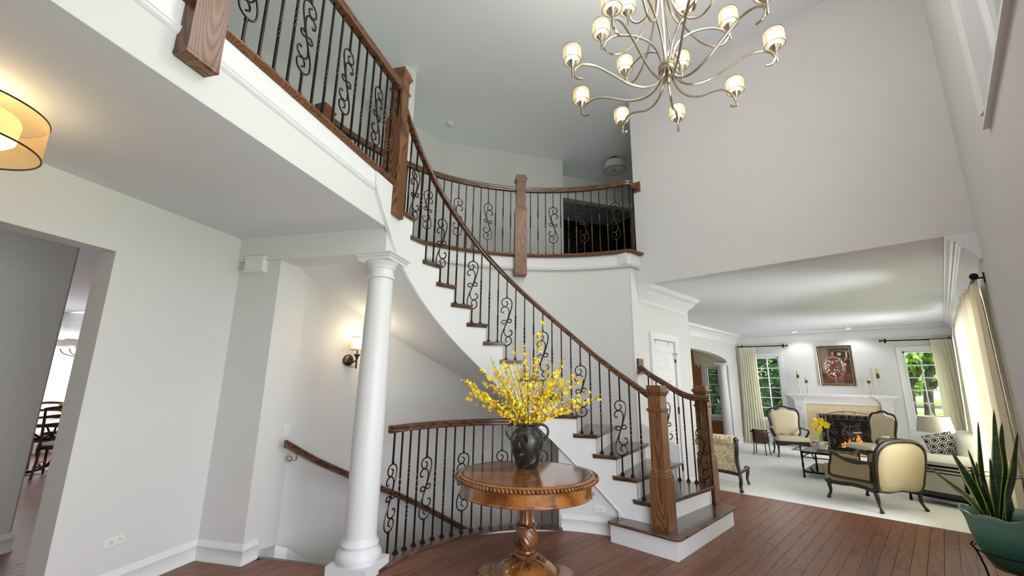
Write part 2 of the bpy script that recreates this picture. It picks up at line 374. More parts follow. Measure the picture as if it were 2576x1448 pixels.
uf.prism([tuple(W(-5, -4)[:2]), tuple(W(-5, 1.53)[:2]), tuple(W(.02, 1.53)[:2]), tuple(W(.02, .55)[:2]), tuple(W(.3, -1)[:2]), tuple(W(.3, -4)[:2])], ZC+.22, Z1)
for k in range(26):
    a, b = RD(107.8+100.2*k/26), RD(107.8+100.2*(k+1)/26)
    uf.prism([tuple(PC(a, RW+.0, 0, CW)[:2]), tuple(PC(a, 5.2, 0, CW)[:2]), tuple(PC(b, 5.2, 0, CW)[:2]), tuple(PC(b, RW+.0, 0, CW)[:2])][::-1], 2.98, Z1)
struct(uf, 'floor_upper_landing', WALL, 'upper landing floor')
# curved outer wall of the stair
cvw = MB(); n = 44; PA = [RD(107.8+95.5*k/n) for k in range(n+1)]
rw_ = lambda a: RW+.07*max(0, (math.degrees(a)-188)/15.3)**1.6
cvw.loft([[PC(a, rw_(a), -2.6, CW), PC(a, rw_(a), 3.0, CW), PC(a, rw_(a)+.12, 3.0, CW), PC(a, rw_(a)+.12, -2.6, CW)] for a in PA])
struct(cvw, 'wall_curved', WALL, 'tall curved greige wall around the staircase', 35)
dw = MB(); wallseg(dw, (XD, 6.61), (XD, 4.99), -.3, ZC+.25, -.15, [(6.61-6.19, 6.61-5.50, 0, 2.05)]); wallseg(dw, (XD, 6.61), (XL-.15, 6.61), 0, ZC, -.15)
struct(dw, 'wall_closet', WALL, 'greige wall with the white closet door')
hd = MB(); wallseg(hd, (XD, YH), (XF+.2, YH), ZC, Z2, .16); struct(hd, 'wall_header', WALL, 'tall greige wall above the living room opening')
fc = MB()
# front wall; u is measured from Y=-1.2 upwards
wallseg(fc, (XF, -3.5), (XF, -1.2), 0, Z2, -.22); wallseg(fc, (XF, -1.2), (XF, 13), 0, ZC, -.22, [(.9, 4.0, .05, 2.35), (6.82, 10.1, .5, 2.25), (10.75, 13.0, .5, 2.25)])
wallseg(fc, (XF, -1.2), (XF, YH+.16), ZC, Z2, -.22, [(1.9, 4.47, 2.94, 4.95)])
struct(fc, 'wall_front', WALL, 'front wall with the high foyer window')
bw = MB(); wallseg(bw, (XL-.15, YB), (XF+.2, YB), 0, ZC, .2, [(XL*-1+.15-3.45, .15+3.845-2.87, .60, 2.17), (3.995-.53, 3.995+.03, .55, 2.21)])
struct(bw, 'wall_back', WALL, 'living room end wall with the fireplace')
lw = MB(); ang = [pi*k/24 for k in range(25)]
wallseg(lw, (XL, 6.61), (XL, YB), 0, ZC, .16, [(.9, 5.25, 0, 2.0)]) if False else None
def archpt(k): t = k/24; y = 7.5+4.3*t; s = (y-9.65)/2.15; return y, 2.0+.225*max(0, 1-s*s)**.6
wallseg(lw, (XL, 6.61), (XL, 7.5), 0, ZC, .16); wallseg(lw, (XL, 11.8), (XL, YB), 0, ZC, .16)
lw.loft([[Vector((XL, archpt(k)[0], archpt(k)[1])), Vector((XL, archpt(k)[0], ZC)), Vector((XL-.16, archpt(k)[0], ZC)), Vector((XL-.16, archpt(k)[0], archpt(k)[1]))] for k in range(25)])
struct(lw, 'wall_arch', WALL, 'living room side wall with a wide arch', 30)
ow = MB(); wallseg(ow, (-9, YB), (XL-.16, YB), 0, ZC, .2, [(9-4.73, 9-4.05, .6, 2.3)]); wallseg(ow, (-9, 6.6), (-9, YB), 0, ZC, .2); struct(ow, 'wall_family_room', ORANGE, 'ochre wall of the room beyond the arch')
lc = MB(); lc.b2((-9.2, YH+.155, ZC), (XF+.22, YB+.2, Z1-.01)); struct(lc, 'ceiling_living_room', CEIL, 'white living room ceiling')
tc = MB(); tc.b2((-9.5, -3.6, Z2), (XF+.22, 13, Z2+.15)); struct(tc, 'ceiling_foyer', CEIL_LIT, 'high grey-white foyer ceiling')
rf = MB(); rf.b2((-9.5, YH, Z2+.15), (XF+.5, 13.2, Z2+.4)); struct(rf, 'roof_sun_block', DARKW)  # unseen roof slab, added to block the sun
# upstairs walls
rw = MB(); wallseg(rw, (XF+.2, -3.4), (-13, -3.4), 0, Z2, -.2); wallseg(rw, (-11, -3.4), (-11, 6), 0, Z2, .2) if False else None; struct(rw, 'wall_rear', WALL, 'unseen rear wall added to shut out sky light')  # unseen wall, added to keep sky light from entering behind the camera
uw = MB(); wallseg(uw, (-5.68, -3.6), (-5.68, 4.04), Z1, Z2, .15); wallseg(uw, (-5.68, 4.04), (-4.583, 5.961), Z1, Z2, .15); wallseg(uw, (-4.583, 5.961), (-5.5, 6.49), Z1, Z2, .12)
struct(uw, 'wall_upper_landing', WALL, 'upstairs landing wall behind the curved railing')
fu = MB(); wallseg(fu, (-5.4, 5.54), (-3.2, 9.96), Z1, Z2, .15, [(.98, 3.05, Z1, 5.12)]); wallseg(fu, (XD, 9.9), (XD, YH+.16), Z1, Z2, .15); struct(fu, 'wall_upper_hall', WALL, 'upstairs hall wall with a dark doorway')
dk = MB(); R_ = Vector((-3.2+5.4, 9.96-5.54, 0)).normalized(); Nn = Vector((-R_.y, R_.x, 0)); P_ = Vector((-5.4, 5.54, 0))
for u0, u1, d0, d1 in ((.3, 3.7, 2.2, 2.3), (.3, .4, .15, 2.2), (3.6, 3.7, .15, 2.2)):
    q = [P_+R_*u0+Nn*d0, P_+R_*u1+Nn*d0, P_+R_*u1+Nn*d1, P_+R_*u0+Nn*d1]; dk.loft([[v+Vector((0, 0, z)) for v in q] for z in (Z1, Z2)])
struct(dk, 'wall_dark_bedroom', paint('unlit_room_brown', (.03, .022, .016)), 'dark room behind the upstairs doorway')  # near-black brown puts the unlit room's darkness into the wall colour
pier = MB(); wallseg(pier, (-4.55, 2.665), (-4.55, 2.49), Z1, Z2, -.35); struct(pier, 'wall_upper_pier', WALL, 'short wall end on the upper landing')
# ---- trims
BASE = [(0, 0), (.026, 0), (.026, .012), (.018, .026), (.018, .10), (.022, .105), (.020, .118), (.012, .128), (.010, .140), (.004, .150), (0, .150)]
BASE = [(-u, v) for u, v in BASE][::-1]
def base(name, path, lab=None): m = MB(); m.sweep([(p[0], p[1], p[2] if len(p) > 2 else 0) for p in path], [(-u, v) for u, v in BASE]); return struct(m, name, TRIM, lab, 40)
base('baseboard_hall', [W(-1.02, 0), W(0, 0), W(0, .455), W(.14, .455)], 'tall white baseboard of the left hall wall')
base('baseboard_corridor', [W(-4, -1.63), W(-.3, -1.63), W(-.3, -1.8)])
base('baseboard_closet', [(XD, 5.1), (XD, 5.41)]); base('baseboard_closet_right', [(XD, 6.285), (XD, 6.61)])
base('baseboard_left', [(XL, 11.8), (XL, YB), (-2.62, YB)]); base('baseboard_back', [(-.80, YB), (XF, YB), (XF, 5.3)])
LC = [(XD, YH-.0), (XD, 6.61), (XL, 6.61), (XL, YB), (XF, YB), (XF, YH)]
CR = [(0, -.235), (.012, -.235), (.022, -.225), (.030, -.205), (.030, -.195), (.045, -.175), (.085, -.135), (.105, -.120), (.105, -.108), (.120, -.104), (.120, -.085), (.135, -.080), (.135, -.055), (.160, -.048), (.185, -.020), (.195, -.018), (.195, 0), (0, 0)]
m = MB(); m.sweep([(x, y, ZC) for x, y in LC], CR); struct(m, 'trim_crown', TRIM, 'wide stepped white crown molding of the living room', 30)
m = MB()
for (x0, y0), (x1, y1) in zip(LC, LC[1:]):
    L = math.hypot(x1-x0, y1-y0); t = Vector(((x1-x0)/L, (y1-y0)/L, 0)); nr = Vector((t.y, -t.x, 0)); k = int(L/.03); rz = math.atan2(t.y, t.x)
    for i in range(k): m.box(Vector((x0, y0, ZC-.068))+t*(.03*i+.015)+nr*.139, (.016, .01, .018), rz)
m.obj('trim_dentil', TRIM, kind='structure', label='row of small dentils in the crown molding')
m = MB(); m.b2((XD-.16, 4.9, 3.0), (XD, YH, Z1-.03)); struct(m, 'trim_header_end', TRIM)
# fascia bands round the well, with a moulded lower edge
FP = [PC(RD(208-100.2*k/40), RW-.02, 0, CW) for k in range(41)]+[Vector((XD+.02, YH, 0))]
BAND = [(0, 0), (-.02, 0), (-.02, -.005), (0, -.025)]
m = MB(); m.sweep([(p.x, p.y, Z1-.03) for p in FP], [(0, 0), (.024, 0), (.024, -.135), (.034, -.14), (.034, -.15), (.026, -.16), (.020, -.175), (0, -.175)]); struct(m, 'trim_balcony_fascia', TRIM, 'white band under the curved balcony railing', 35)
m = MB(); m.sweep([W(-5, 1.535, Z1-.03), W(-.30, 1.535, Z1-.03)], [(0, 0), (.012, 0), (.012, -.125), (.024, -.13), (.024, -.14), (.018, -.146), (.018, -.154), (.010, -.165), (0, -.17)]); struct(m, 'trim_landing_fascia', TRIM, 'white band under the straight landing railing', 35)
# casings and door of the closet
def casing(mb, plane, u0, u1, z0, z1, w=.085, d=.022, sill=False, mi=0):
    """plane(u, z, depth) -> point; frame round an opening with a back band"""
    prof = [(0, 0), (0, d*.55), (w*.35, d*.7), (w*.7, d), (w, d*1.25), (w, 0)]
    P = [(u0, z0), (u0, z1), (u1, z1), (u1, z0)]
    R = []
    for k, (u, z) in enumerate(P):
        su = -1 if k < 2 else 1; szz = 1 if 0 < k < 3 else 0
        R.append([plane(u+su*o, z+szz*o, dd) for o, dd in prof])
    mb.loft(R, mi=mi)
    if sill:
        a, b = u0-w-.02, u1+w+.02
        for zz, dd, hh in ((z0-.03, d*2.2, .03), (z0-.11, d, .08)):
            q = [plane(a, zz, 0), plane(b, zz, 0), plane(b, zz, dd), plane(a, zz, dd)]; mb.loft([q, [v+Vector((0, 0, hh)) for v in q]], mi=mi)
pd = lambda u, z, d: Vector((XD+d, u, z))
m = MB(); casing(m, pd, 5.50, 6.19, 0, 2.05, .09); struct(m, 'trim_closet_casing', TRIM, 'white moulded casing of the closet door')
door = thing('door_1', 'white six-panel closet door beside the stair', None, (XD, 5.845, 0), kind='structure')
m = MB(); m.b2((XD-.045, 5.505, .01), (XD-.012, 6.185, 2.042)); m.obj('door_leaf', TRIM, door)
for (y0, y1) in ((5.60, 5.79), (5.90, 6.09)):
    for z0, z1 in ((.25, .82), (.98, 1.50), (1.66, 1.90)):
        m = MB(); m.sweep([(XD-.012, y0, z0), (XD-.012, y0, z0)], [(0, 0)]) if False else None
        m.loft([[Vector((XD-.0125+d, y0+o, z0+o)), Vector((XD-.0125+d, y1-o, z0+o)), Vector((XD-.0125+d, y1-o, z1-o)), Vector((XD-.0125+d, y0+o, z1-o))] for o, d in ((0, 0), (.006, .006), (.02, -.001), (.035, .004), (.04, .006))])
        m.obj('panel', TRIM, door)
for z in (.32, 1.08, 1.80):
    m = MB(); m.b2((XD-.012, 6.178, z-.045), (XD+.004, 6.20, z+.045)); m.tube([(XD+.006, 6.19, z-.05), (XD+.006, 6.19, z+.05)], .007); m.obj('hinge', BRONZE, door)
m = MB(); m.b2((XD-.012, 6.16, 1.80), (XD+.03, 6.175, 1.90)); m.tube([(XD+.0, 6.10, 1.875), (XD+.035, 6.20, 1.875)], .006); m.obj('latch', CHROME, door, label='chrome flip latch near the top of the door')
for y in (5.60, 5.98):
    m = MB(); m.b2((XD-.012, y, 2.0), (XD-.004, y+.012, 2.045)); m.obj('hook', CHROME, door)
# ---- windows
def window(name, lab, plane, u0, u1, z0, z1, cols, rows, sash=.045, sill=True, case=.085):
    w = thing(name, lab, None, plane((u0+u1)/2, z0, 0), kind='structure')
    m = MB(); casing(m, plane, u0, u1, z0, z1, case, sill=sill)
    if not sill:
        q = [[plane(u0-case*k, z0-case*k2, d) for k2, d in ((0, 0), (0, .012), (.7, .022), (1, .0275), (1, 0))] for k in (1,)]+[[plane(u1+case, z0-case*k2, d) for k2, d in ((0, 0), (0, .012), (.7, .022), (1, .0275), (1, 0))]]; m.loft(q)
    m.obj('casing', TRIM, w, 40)
    m = MB()
    for a, b, c, d in ((u0, u0+sash, z0, z1), (u1-sash, u1, z0, z1), (u0, u1, z0, z0+sash), (u0, u1, z1-sash, z1)):
        q = [plane(a, c, -.11), plane(b, c, -.11), plane(b, c, -.06), plane(a, c, -.06)]; m.loft([q, [v+Vector((0, 0, d-c)) for v in q]])
    for a, b, c, d in ((u0, u0+.012, z0, z1), (u1-.012, u1, z0, z1), (u0, u1, z0, z0+.012), (u0, u1, z1-.012, z1)):
        q = [plane(a, c, -.2), plane(b, c, -.2), plane(b, c, 0), plane(a, c, 0)]; m.loft([q, [v+Vector((0, 0, d-c)) for v in q]])
    m.obj('sash', TRIM, w)
    a0, a1, b0, b1 = u0+sash, u1-sash, z0+sash, z1-sash
    for i in range(1, cols):
        u = lerp(a0, a1, i/cols); m = MB(); q = [plane(u-.011, b0, -.10), plane(u+.011, b0, -.10), plane(u+.011, b0, -.065), plane(u-.011, b0, -.065)]; m.loft([q, [v+Vector((0, 0, b1-b0)) for v in q]]); m.obj('muntin', TRIM, w)
    for j in range(1, rows):
        z = lerp(b0, b1, j/rows); m = MB(); q = [plane(a0, z-.010, -.098), plane(a1, z-.010, -.098), plane(a1, z-.010, -.067), plane(a0, z-.010, -.067)]; m.loft([q, [v+Vector((0, 0, .020)) for v in q]]); m.obj('muntin', TRIM, w)
    for i in range(cols):
        for j in range(rows):
            u, uu = lerp(a0, a1, i/cols), lerp(a0, a1, (i+1)/cols); z, z_ = lerp(b0, b1, j/rows), lerp(b0, b1, (j+1)/rows)
            m = MB(); m.add([plane(u, z, -.083), plane(uu, z, -.083), plane(uu, z_, -.083), plane(u, z_, -.083)], [(0, 1, 2, 3)]); m.obj('pane', GLASS, w)
    return w
pb = lambda u, z, d: Vector((u, YB-d, z)); pf = lambda u, z, d: Vector((XF-d, u, z))
window('window_1', 'white-framed window left of the fireplace with evergreens outside', pb, -3.45, -2.87, .60, 2.17, 2, 6)
window('window_2', 'white-framed window right of the fireplace looking on the lawn', pb, -.53, .03, .55, 2.21, 2, 6)
window('window_3', 'white-framed window beyond the arch under the valance', pb, -4.73, -4.05, .6, 2.3, 2, 6)
window('window_4', 'high white foyer window near the ceiling', pf, .70, 3.27, 2.94, 4.95, 3, 3, .06, sill=False)
window('window_5', 'near living room window on the front wall behind curtains', pf, 5.62, 8.9, .5, 2.25, 4, 4, case=.08)
window('window_6', 'far living room window on the front wall behind curtains', pf, 9.55, 11.8, .5, 2.25, 3, 4)
pdn = lambda u, z, d: Vector((-12.6+d, u, z))
window('window_7', 'dining room window behind sheer curtains', pdn, -1.2, 4.5, .5, 2.3, 4, 3)
# upstairs doorway casing
pu = lambda u, z, d: P_+R_*u-Nn*d+Vector((0, 0, z if z > 3 else z+Z1))
d2 = thing('door_2', 'tan bedroom door standing open at the right of the dark doorway', None, pu(3.0, Z1, 0)-Vector((0, 0, 0)), kind='structure')
m = MB(); q = [pu(2.60, 0, .02), pu(3.04, 0, .10), pu(3.04, 0, .14), pu(2.60, 0, .06)]; m.loft([[v+Vector((0, 0, z)) for v in q] for z in (.02, 1.93)]); m.obj('door_leaf', paint('tan_door', (.50, .42, .30)), d2)
m = MB(); casing(m, pu, .98, 3.05, Z1, 5.12, .10); struct(m, 'trim_upper_doorway', TRIM, 'white casing of the dark upstairs doorway')
# ================================================================== staircase
st = thing('staircase', 'curved oak and white staircase sweeping up to the left', 'staircase', (C0.x, C0.y+RI, 0))
ROUT = 2.545
def hb(i):   # height of the stringer's lower edge
    off = .51 if i < 11 else .51+.14*min(1, (i-11)/6)
    return RZ*i-off
def tread(i):
    m = MB(); a0, a1 = TH(i)-.018, TH(i+1)+.02; k = 5; z = RZ*i; R = []
    ro = ROUT+.02
    A_ = [lerp(a0, a1, j/k) for j in range(k+1)]
    def ring(off, zz):
        P = [PC(a, RI-.038+off, zz) for a in A_]
        P[0] = PC(a0+off/RI, RI-.038+off, zz); P[-1] = PC(a1-off/RI*0, RI-.038+off, zz)
        Q = []
        for j, a in enumerate(reversed(A_)):
            r = ro
            if i <= 3:
                aa = a+(off/ro if j == k else 0); r = min(ro, (YH-.06-C0.y)/max(.5, sin(aa))) if i > 1 else ro
            Q.append(PC(a+(off/ro if j == k else 0), r, zz))
        return P+Q
    m.loft([ring(.014, z-.042), ring(.012, z-.026), ring(.002, z-.024), ring(0, z-.018), ring(0, z-.006), ring(.005, z)])
    return m
for i in range(2, 17):
    tread(i).obj('tread', TREADM, st, 30)
# starter step
SX0, SX1, SY0, SY1 = -2.42, -1.775, 3.80, 5.17
m = MB(); m.b2((SX0, SY0, 0), (SX1, SY1, RZ-.032)); m.obj('riser', TRIM, st, label='white front of the wide starter step')
m = MB(); e = .045
L = []
for off, z in ((.03, RZ-.035), (.02, RZ-.028), (.006, RZ-.024), (0, RZ-.016), (.0, RZ-.008), (.008, RZ)):
    x0, x1, y0, y1 = SX0, SX1+e-off, SY0-e+off, SY1+.02; r = .05
    L.append([Vector(p) for p in ((x0, y0, z), (x1-r, y0, z), (x1-r*.3, y0+r*.3, z), (x1, y0+r, z), (x1, y1, z), (x0, y1, z))])
m.loft(L); m.obj('tread', TREADM, st, 30, label='wide starter tread with rounded corner')
for i in range(1, 17):   # riser between tread i and i+1
    a = TH(i+1); m = MB(); r0 = RI-.005; r1 = min(ROUT, (YH-.03-C0.y)/max(.4, sin(a))) if i < 3 else ROUT
    q = [PC(a, r0), PC(a, r1), PC(a+.012, r1), PC(a+.014, r0)]
    m.loft([[v+Vector((0, 0, z)) for v in q] for z in (RZ*i-.01, RZ*(i+1)-.03)]); m.obj('riser', TRIM, st)
# landing nosing at the top is part of the landing railing; stringer
m = MB(); sub = 5
for i in range(2, 18):
    top = RZ*i-.035 if i < 17 else RZ*17-.035
    for k in range(sub if i < 17 else 3):
        s0, s1 = i+k/sub, i+(k+1)/sub
        z0, z1 = max(0, hb(s0)) if s0 > 3.9 else 0, max(0, hb(s1)) if s1 > 3.9 else 0
        a0, a1 = TH(s0), TH(s1); r0, r1 = RI-.012, RI+.02
        m.loft([[PC(a0, r0, z0), PC(a0, r0, top), PC(a0, r1, top), PC(a0, r1, z0)], [PC(a1, r0, z1), PC(a1, r0, top), PC(a1, r1, top), PC(a1, r1, z1)]])
m.b2((SX0-.0, SY0+.17, 0), (-2.0, SY0+.23, RZ*2-.03))
zz = [(-.30, 3.02), (-.17, 2.86), (-.02, 2.69), (.11, 2.585)]
m.loft([[W(a, 1.533, z), W(a, 1.533, Z1-.035), W(a, 1.560, Z1-.035), W(a, 1.560, z)] for a, z in zz]+[])
m.obj('stringer', TRIM, st, 25)
m = MB(); bd = [(-.005, 0), (.007, .002), (.007, .012), (.003, .015), (.003, .022), (-.005, .024)]
PTH = [PC(TH(3.9+13.4*k/60), RI-.012, hb(3.9+13.4*k/60)) for k in range(61)]
# curve of the lowest end turning down to the baseboard
PTH = [PC(TH(3.72), RI-.012, .15), PC(TH(3.74), RI-.012, .20)]+PTH[1:]+[W(-.02, 1.56, 2.69), W(-.17, 1.56, 2.86), W(-.30, 1.56, 3.015)]
m.sweep(PTH[::-1], [(u, v) for u, v in bd]); m.obj('stringer_molding', TRIM, st, 25)
m = MB()   # underside
m.loft([[PC(TH(s), RI+.0, hb(s)+.01), PC(TH(s), RI+.0, hb(s)+.04), PC(TH(s), 2.72, hb(s)+.04), PC(TH(s), 2.72, hb(s)+.01)] for s in [6.8+10.35*k/50 for k in range(51)]])
m.obj('underside', CEIL, st, 25, label='smooth grey underside of the curved flight')
m = MB()   # skirt along the curved wall
m.loft([[PC(TH(s), ROUT-.0, RZ*s-.02), PC(TH(s), ROUT, RZ*s+.20), PC(TH(s), ROUT-.012, RZ*s+.215), PC(TH(s), ROUT-.022, RZ*s+.20), PC(TH(s), ROUT-.022, RZ*s-.02)] for s in [2.9+14.2*k/60 for k in range(61)]]) if True else None
m.obj('wall_skirt', TRIM, st, 25)
# wall under the flight, its baseboard
m = MB(); RU = RI+.022
m.loft([[PC(TH(s), RU, 0), PC(TH(s), RU, max(.05, hb(s)+.03)), PC(TH(s), RU+.08, max(.05, hb(s)+.03)), PC(TH(s), RU+.08, 0)] for s in [2.0+4.85*k/16 for k in range(17)]])
m.loft([[PC(TH(6.85), RU, 0)+Vector((0, 0, z)), PC(TH(6.85), 2.7, z), PC(TH(6.95), 2.7, z), PC(TH(6.95), RU, z)] for z in (-2.6, hb(6.85)+.03)])
struct(m, 'wall_under_stair', WALL, 'small greige wall under the staircase', 30)
m = MB(); m.sweep([PC(TH(3.75+3.1*k/12), RU, 0) for k in range(13)], BASE and [(u, v) for u, v in BASE]) ; struct(m, 'baseboard_under_stair', TRIM, 'curved white baseboard under the staircase', 40)
m = MB(); m.sweep([PC(TH(1.9+2.0*k/8), RI-.012, 0) for k in range(9)], [(0, 0), (-.02, 0), (-.016, .02), (0, .03)]); struct(m, 'trim_stringer_shoe', TRIM, None, 40)
# basement flight, seen through the guard railing
bs = thing('basement_stair', 'carpeted basement flight going down behind the guard railing', 'staircase', tuple(W(.4, .9)))
for k in range(1, 14):
    a0, a1 = TH(16.9-k*1.0), TH(17.4-k*1.0+.5); m = MB(); z = -RZ*k
    P = [PC(lerp(a0, a1, j/3), 1.60, 0) for j in range(4)]+[PC(lerp(a1, a0, j/3), 2.60, 0) for j in range(4)]
    m.prism([(p.x, p.y) for p in P], z-RZ, z); m.obj('tread', fabric('stair_carpet%d' % k, (.40, .38, .36), (.55, .53, .50), 'noise', 60) if k == 1 else bpy.data.materials['stair_carpet1'], bs)
m = MB(); m.loft([[PC(RD(a), 1.63, -2.6), PC(RD(a), 1.63, -.16), PC(RD(a), 1.55, -.16), PC(RD(a), 1.55, -2.6)] for a in range(120, 206, 4)]); struct(m, 'wall_basement_inner', WALL, None, 30)
m = MB(); m.sweep([W(.18, .455, .0), W(.36, .455, -.02)]+[PC(RD(202-4*k), RW-.001, -.06-.075*k*1.0*(RW*RD(4))/.245*2.4, CW) for k in range(20)], [(u, v-.1) for u, v in BASE]); struct(m, 'baseboard_basement', TRIM, 'white skirting following the basement stair', 40)
m = MB(); m.b2((-6, .5, -2.7), (-1, 5.5, -2.6)); struct(m, 'floor_basement', CARPET)
# edge board of the opening at the head of the basement stair
m = MB(); m.sweep([W(.18, .455, -.0), W(.18, 1.25, -.0)], [(-.01, -.03), (-.01, .001), (.025, .001), (.03, -.012), (.03, -.03)][::1]); struct(m, 'trim_stair_head', TREADM)
# ---- the big column
def column(name, lab, c, rz, h, r, pl, mat_=TRIM):
    t = thing(name, lab, 'column', c, rz)
    s = r/.135
    m = MB(); m.box((0, 0, .045*s), (pl, pl, .09*s)); m.obj('plinth', mat_, t, world=False)
    m = MB(); m.lathe([(r*1.30, .09*s), (r*1.36, .11*s), (r*1.38, .135*s), (r*1.33, .165*s), (r*1.17, .19*s), (r*1.14, .20*s), (r*1.14, .215*s), (r*1.17, .225*s), (r*1.13, .24*s), (r*1.04, .255*s), (r*1.0, .28*s)], n=40); m.obj('base_ring', mat_, t, 40, world=False)
    m = MB(); pts = [(r*(1-.16*max(0, (k/14-.25)/.75)**1.5), lerp(.28*s, h-.22*s, k/14)) for k in range(15)]; rt_ = pts[-1][0]
    m.lathe(pts, n=40); m.obj('shaft', mat_, t, 50, world=False)
    m = MB(); z = h-.22*s; m.lathe([(rt_, z), (rt_*1.13, z+.004), (rt_*1.15, z+.014), (rt_*1.13, z+.024), (rt_*1.02, z+.03), (rt_*1.02, z+.09*s), (rt_*1.10, z+.095*s), (rt_*1.12, z+.11*s), (rt_*1.20, z+.125*s), (rt_*1.36, z+.15*s), (rt_*1.40, z+.165*s)], n=40); m.obj('capital', mat_, t, 40, world=False)
    m = MB(); q = lambda w, zz: [Vector((i*w, j*w, zz)) for i, j in ((-1, -1), (1, -1), (1, 1), (-1, 1))]
    w = pl*.47; m.loft([q(w*.95, h-.06*s), q(w*.95, h-.035*s), q(w*1.02, h-.03*s), q(w*1.06, h-.015*s), q(w*1.16, h-.008*s), q(w*1.16, h)]); m.obj('abacus', mat_, t, 0, world=False)
    return t
column('column', 'tall round white column in the hall carrying the beam', tuple(W(.135, 1.415)), HROT, 2.53, .125, .34)
column('column', 'small white column standing in the living room arch', (-3.93, 11.62, 0), 0, 1.99, .10, .30)
# ================================================================== railings
RAILP = [(-.012, 0), (-.026, .006), (-.030, .020), (-.026, .030), (-.032, .040), (-.030, .056), (-.018, .066), (0, .069), (.018, .066), (.030, .056), (.032, .040), (.026, .030), (.030, .020), (.026, .006), (.012, 0)]
def sc(P, k): return [(u*k, v) for u, v in P]
SP1 = [(0, 1), (.10, .97), (.165, .88), (.185, .74), (.15, .5), (.03, .03), (-.15, -.5), (-.185, -.74), (-.165, -.88), (-.10, -.97), (0, -1), (.11, -.96), (.17, -.86), (.17, -.73), (.075, -.625), (-.01, -.69), (-.03, -.80), (.04, -.86)]
SP2 = [(-.10, .40), (-.15, .36), (-.20, .44), (-.17, .56), (-.075, .625), (.03, .59), (.085, .45), (.055, .2), (0, 0), (-.055, -.2), (-.085, -.45), (-.03, -.59), (.075, -.625), (.17, -.56), (.20, -.44), (.15, -.36), (.10, -.40)]
SP3 = [(0, 0), (.07, -.045), (.15, -.02), (.17, .07), (.11, .115), (.07, .06)]
_bc = {}
def baluster_mesh(h, kind, flip=1):
    """iron baluster, base at 0, foot shoe, pattern in the local XZ plane"""
    key = (round(h, 2), kind)
    if key in _bc: return _bc[key]
    h = round(h, 2); m = MB(); w = .0064
    sq = lambda z, a, ww=w: [Vector((ww*1.414*cos(a+pi/4+pi/2*k), ww*1.414*sin(a+pi/4+pi/2*k), z)) for k in range(4)]
    if kind == 'scroll':
        zc, H = h*.47, .265
        m.loft([sq(0, 0), sq(zc-H-.02, 0)]); m.loft([sq(zc+H+.02, 0), sq(h, 0)])
        for z in (zc-H-.012, zc+H+.012): m.ell((0, 0, z), (.011, .011, .016), 2.4, 8, 5)
        for P in (SP1, SP2, SP3, [(-a, -b) for a, b in SP3]):
            q = catmull([(a*H*1.22, 0, zc+b*H) for a, b in P], 3); n = len(q)
            m.tube(q, .0062, 5)
        first = [(-a, -b) for a, b in SP1[-8:]]
        q = catmull([(a*H*1.22, 0, zc+b*H) for a, b in first], 3); m.tube(q, .0062, 5)
        for a, b in ((-.075, .625), (.075, -.625), (0, 0)): m.ell((a*H*1.22, 0, zc+b*H), (.010, .010, .009), 3, 8, 4)
    else:
        secs = [(.42, .62)] if kind == 'single' else ([(.24, .38), (.58, .72)] if kind == 'double' else [])
        R = [sq(0, 0)]; a = 0
        for s0, s1 in secs:
            n = 12
            for k in range(n+1):
                R.append(sq(lerp(s0, s1, k/n)*h, a, w*(1.12 if 0 < k < n else 1))); a += pi/6 if k < n else 0
        R.append(sq(h, a)); m.loft(R)
    me = m.mesh('baluster_'+kind, IRON, 35); _bc[key] = me; return me
m = MB(); m.loft([[Vector((i*w, j*w, z)) for i, j in ((-1, -1), (1, -1), (1, 1), (-1, 1))] for w, z in ((.017, 0), (.017, .012), (.012, .016), (.010, .026), (.0085, .030))]); SHOE = m.mesh('shoe', IRON, 30)
_shoes = [0]
def baluster(parent, p, ang, h, kind, shoe=True):
    """ang: direction of the rail in the plan"""
    M = W0(parent).inverted()@Matrix.Translation(p)@Matrix.Rotation(ang, 4, 'Z')
    o = inst(baluster_mesh(h, kind), 'baluster', parent, M)
    if kind == 'scroll': o['label'] = 'iron baluster with scrollwork'
    if shoe: inst(SHOE, 'shoe', o)
    return o
def newel(parent, c, rz, z0, ztop, w=.145, box=None, drop=None, lab=None):
    """square oak newel post: box base, shaft, collar and stepped cap"""
    c = Vector((c[0], c[1], 0)); R = Matrix.Rotation(rz, 3, 'Z')
    S_ = lambda hw, z: [c+R@Vector((i*hw, j*hw, z)) for i, j in ((-1, -1), (1, -1), (1, 1), (-1, 1))]
    zb = box; h = w/2
    m = MB(); m.loft([S_(h*1.10, z0), S_(h*1.10, zb), S_(h*1.04, zb+.008), S_(h*1.04, zb+.022), S_(h*.96, zb+.03), S_(h*.96, zb+.045), S_(h*.84, zb+.062), S_(h*.84, ztop-.06)])
    if drop: m.loft([S_(h*1.10, z0), S_(h*1.13, z0-.004), S_(h*1.13, z0-.022), S_(h*1.0, z0-.03)])
    o = m.obj('newel_post', OAK, parent, 0)
    if lab: o['label'] = lab
    m = MB(); zc = ztop-.23; m.loft([S_(h*.84, zc-.022), S_(h*.92, zc-.012), S_(h*1.04, zc+.004), S_(h*1.04, zc+.012), S_(h*.84, zc+.018)]); m.obj('collar', OAK, o)
    m = MB(); z = ztop; m.loft([S_(h*.84, z-.10), S_(h*.90, z-.095), S_(h*.96, z-.085), S_(h*1.10, z-.065), S_(h*1.14, z-.058), S_(h*1.14, z-.042), S_(h*.92, z-.036), S_(h*.92, z)]); m.obj('cap', OAK, o)
    return o
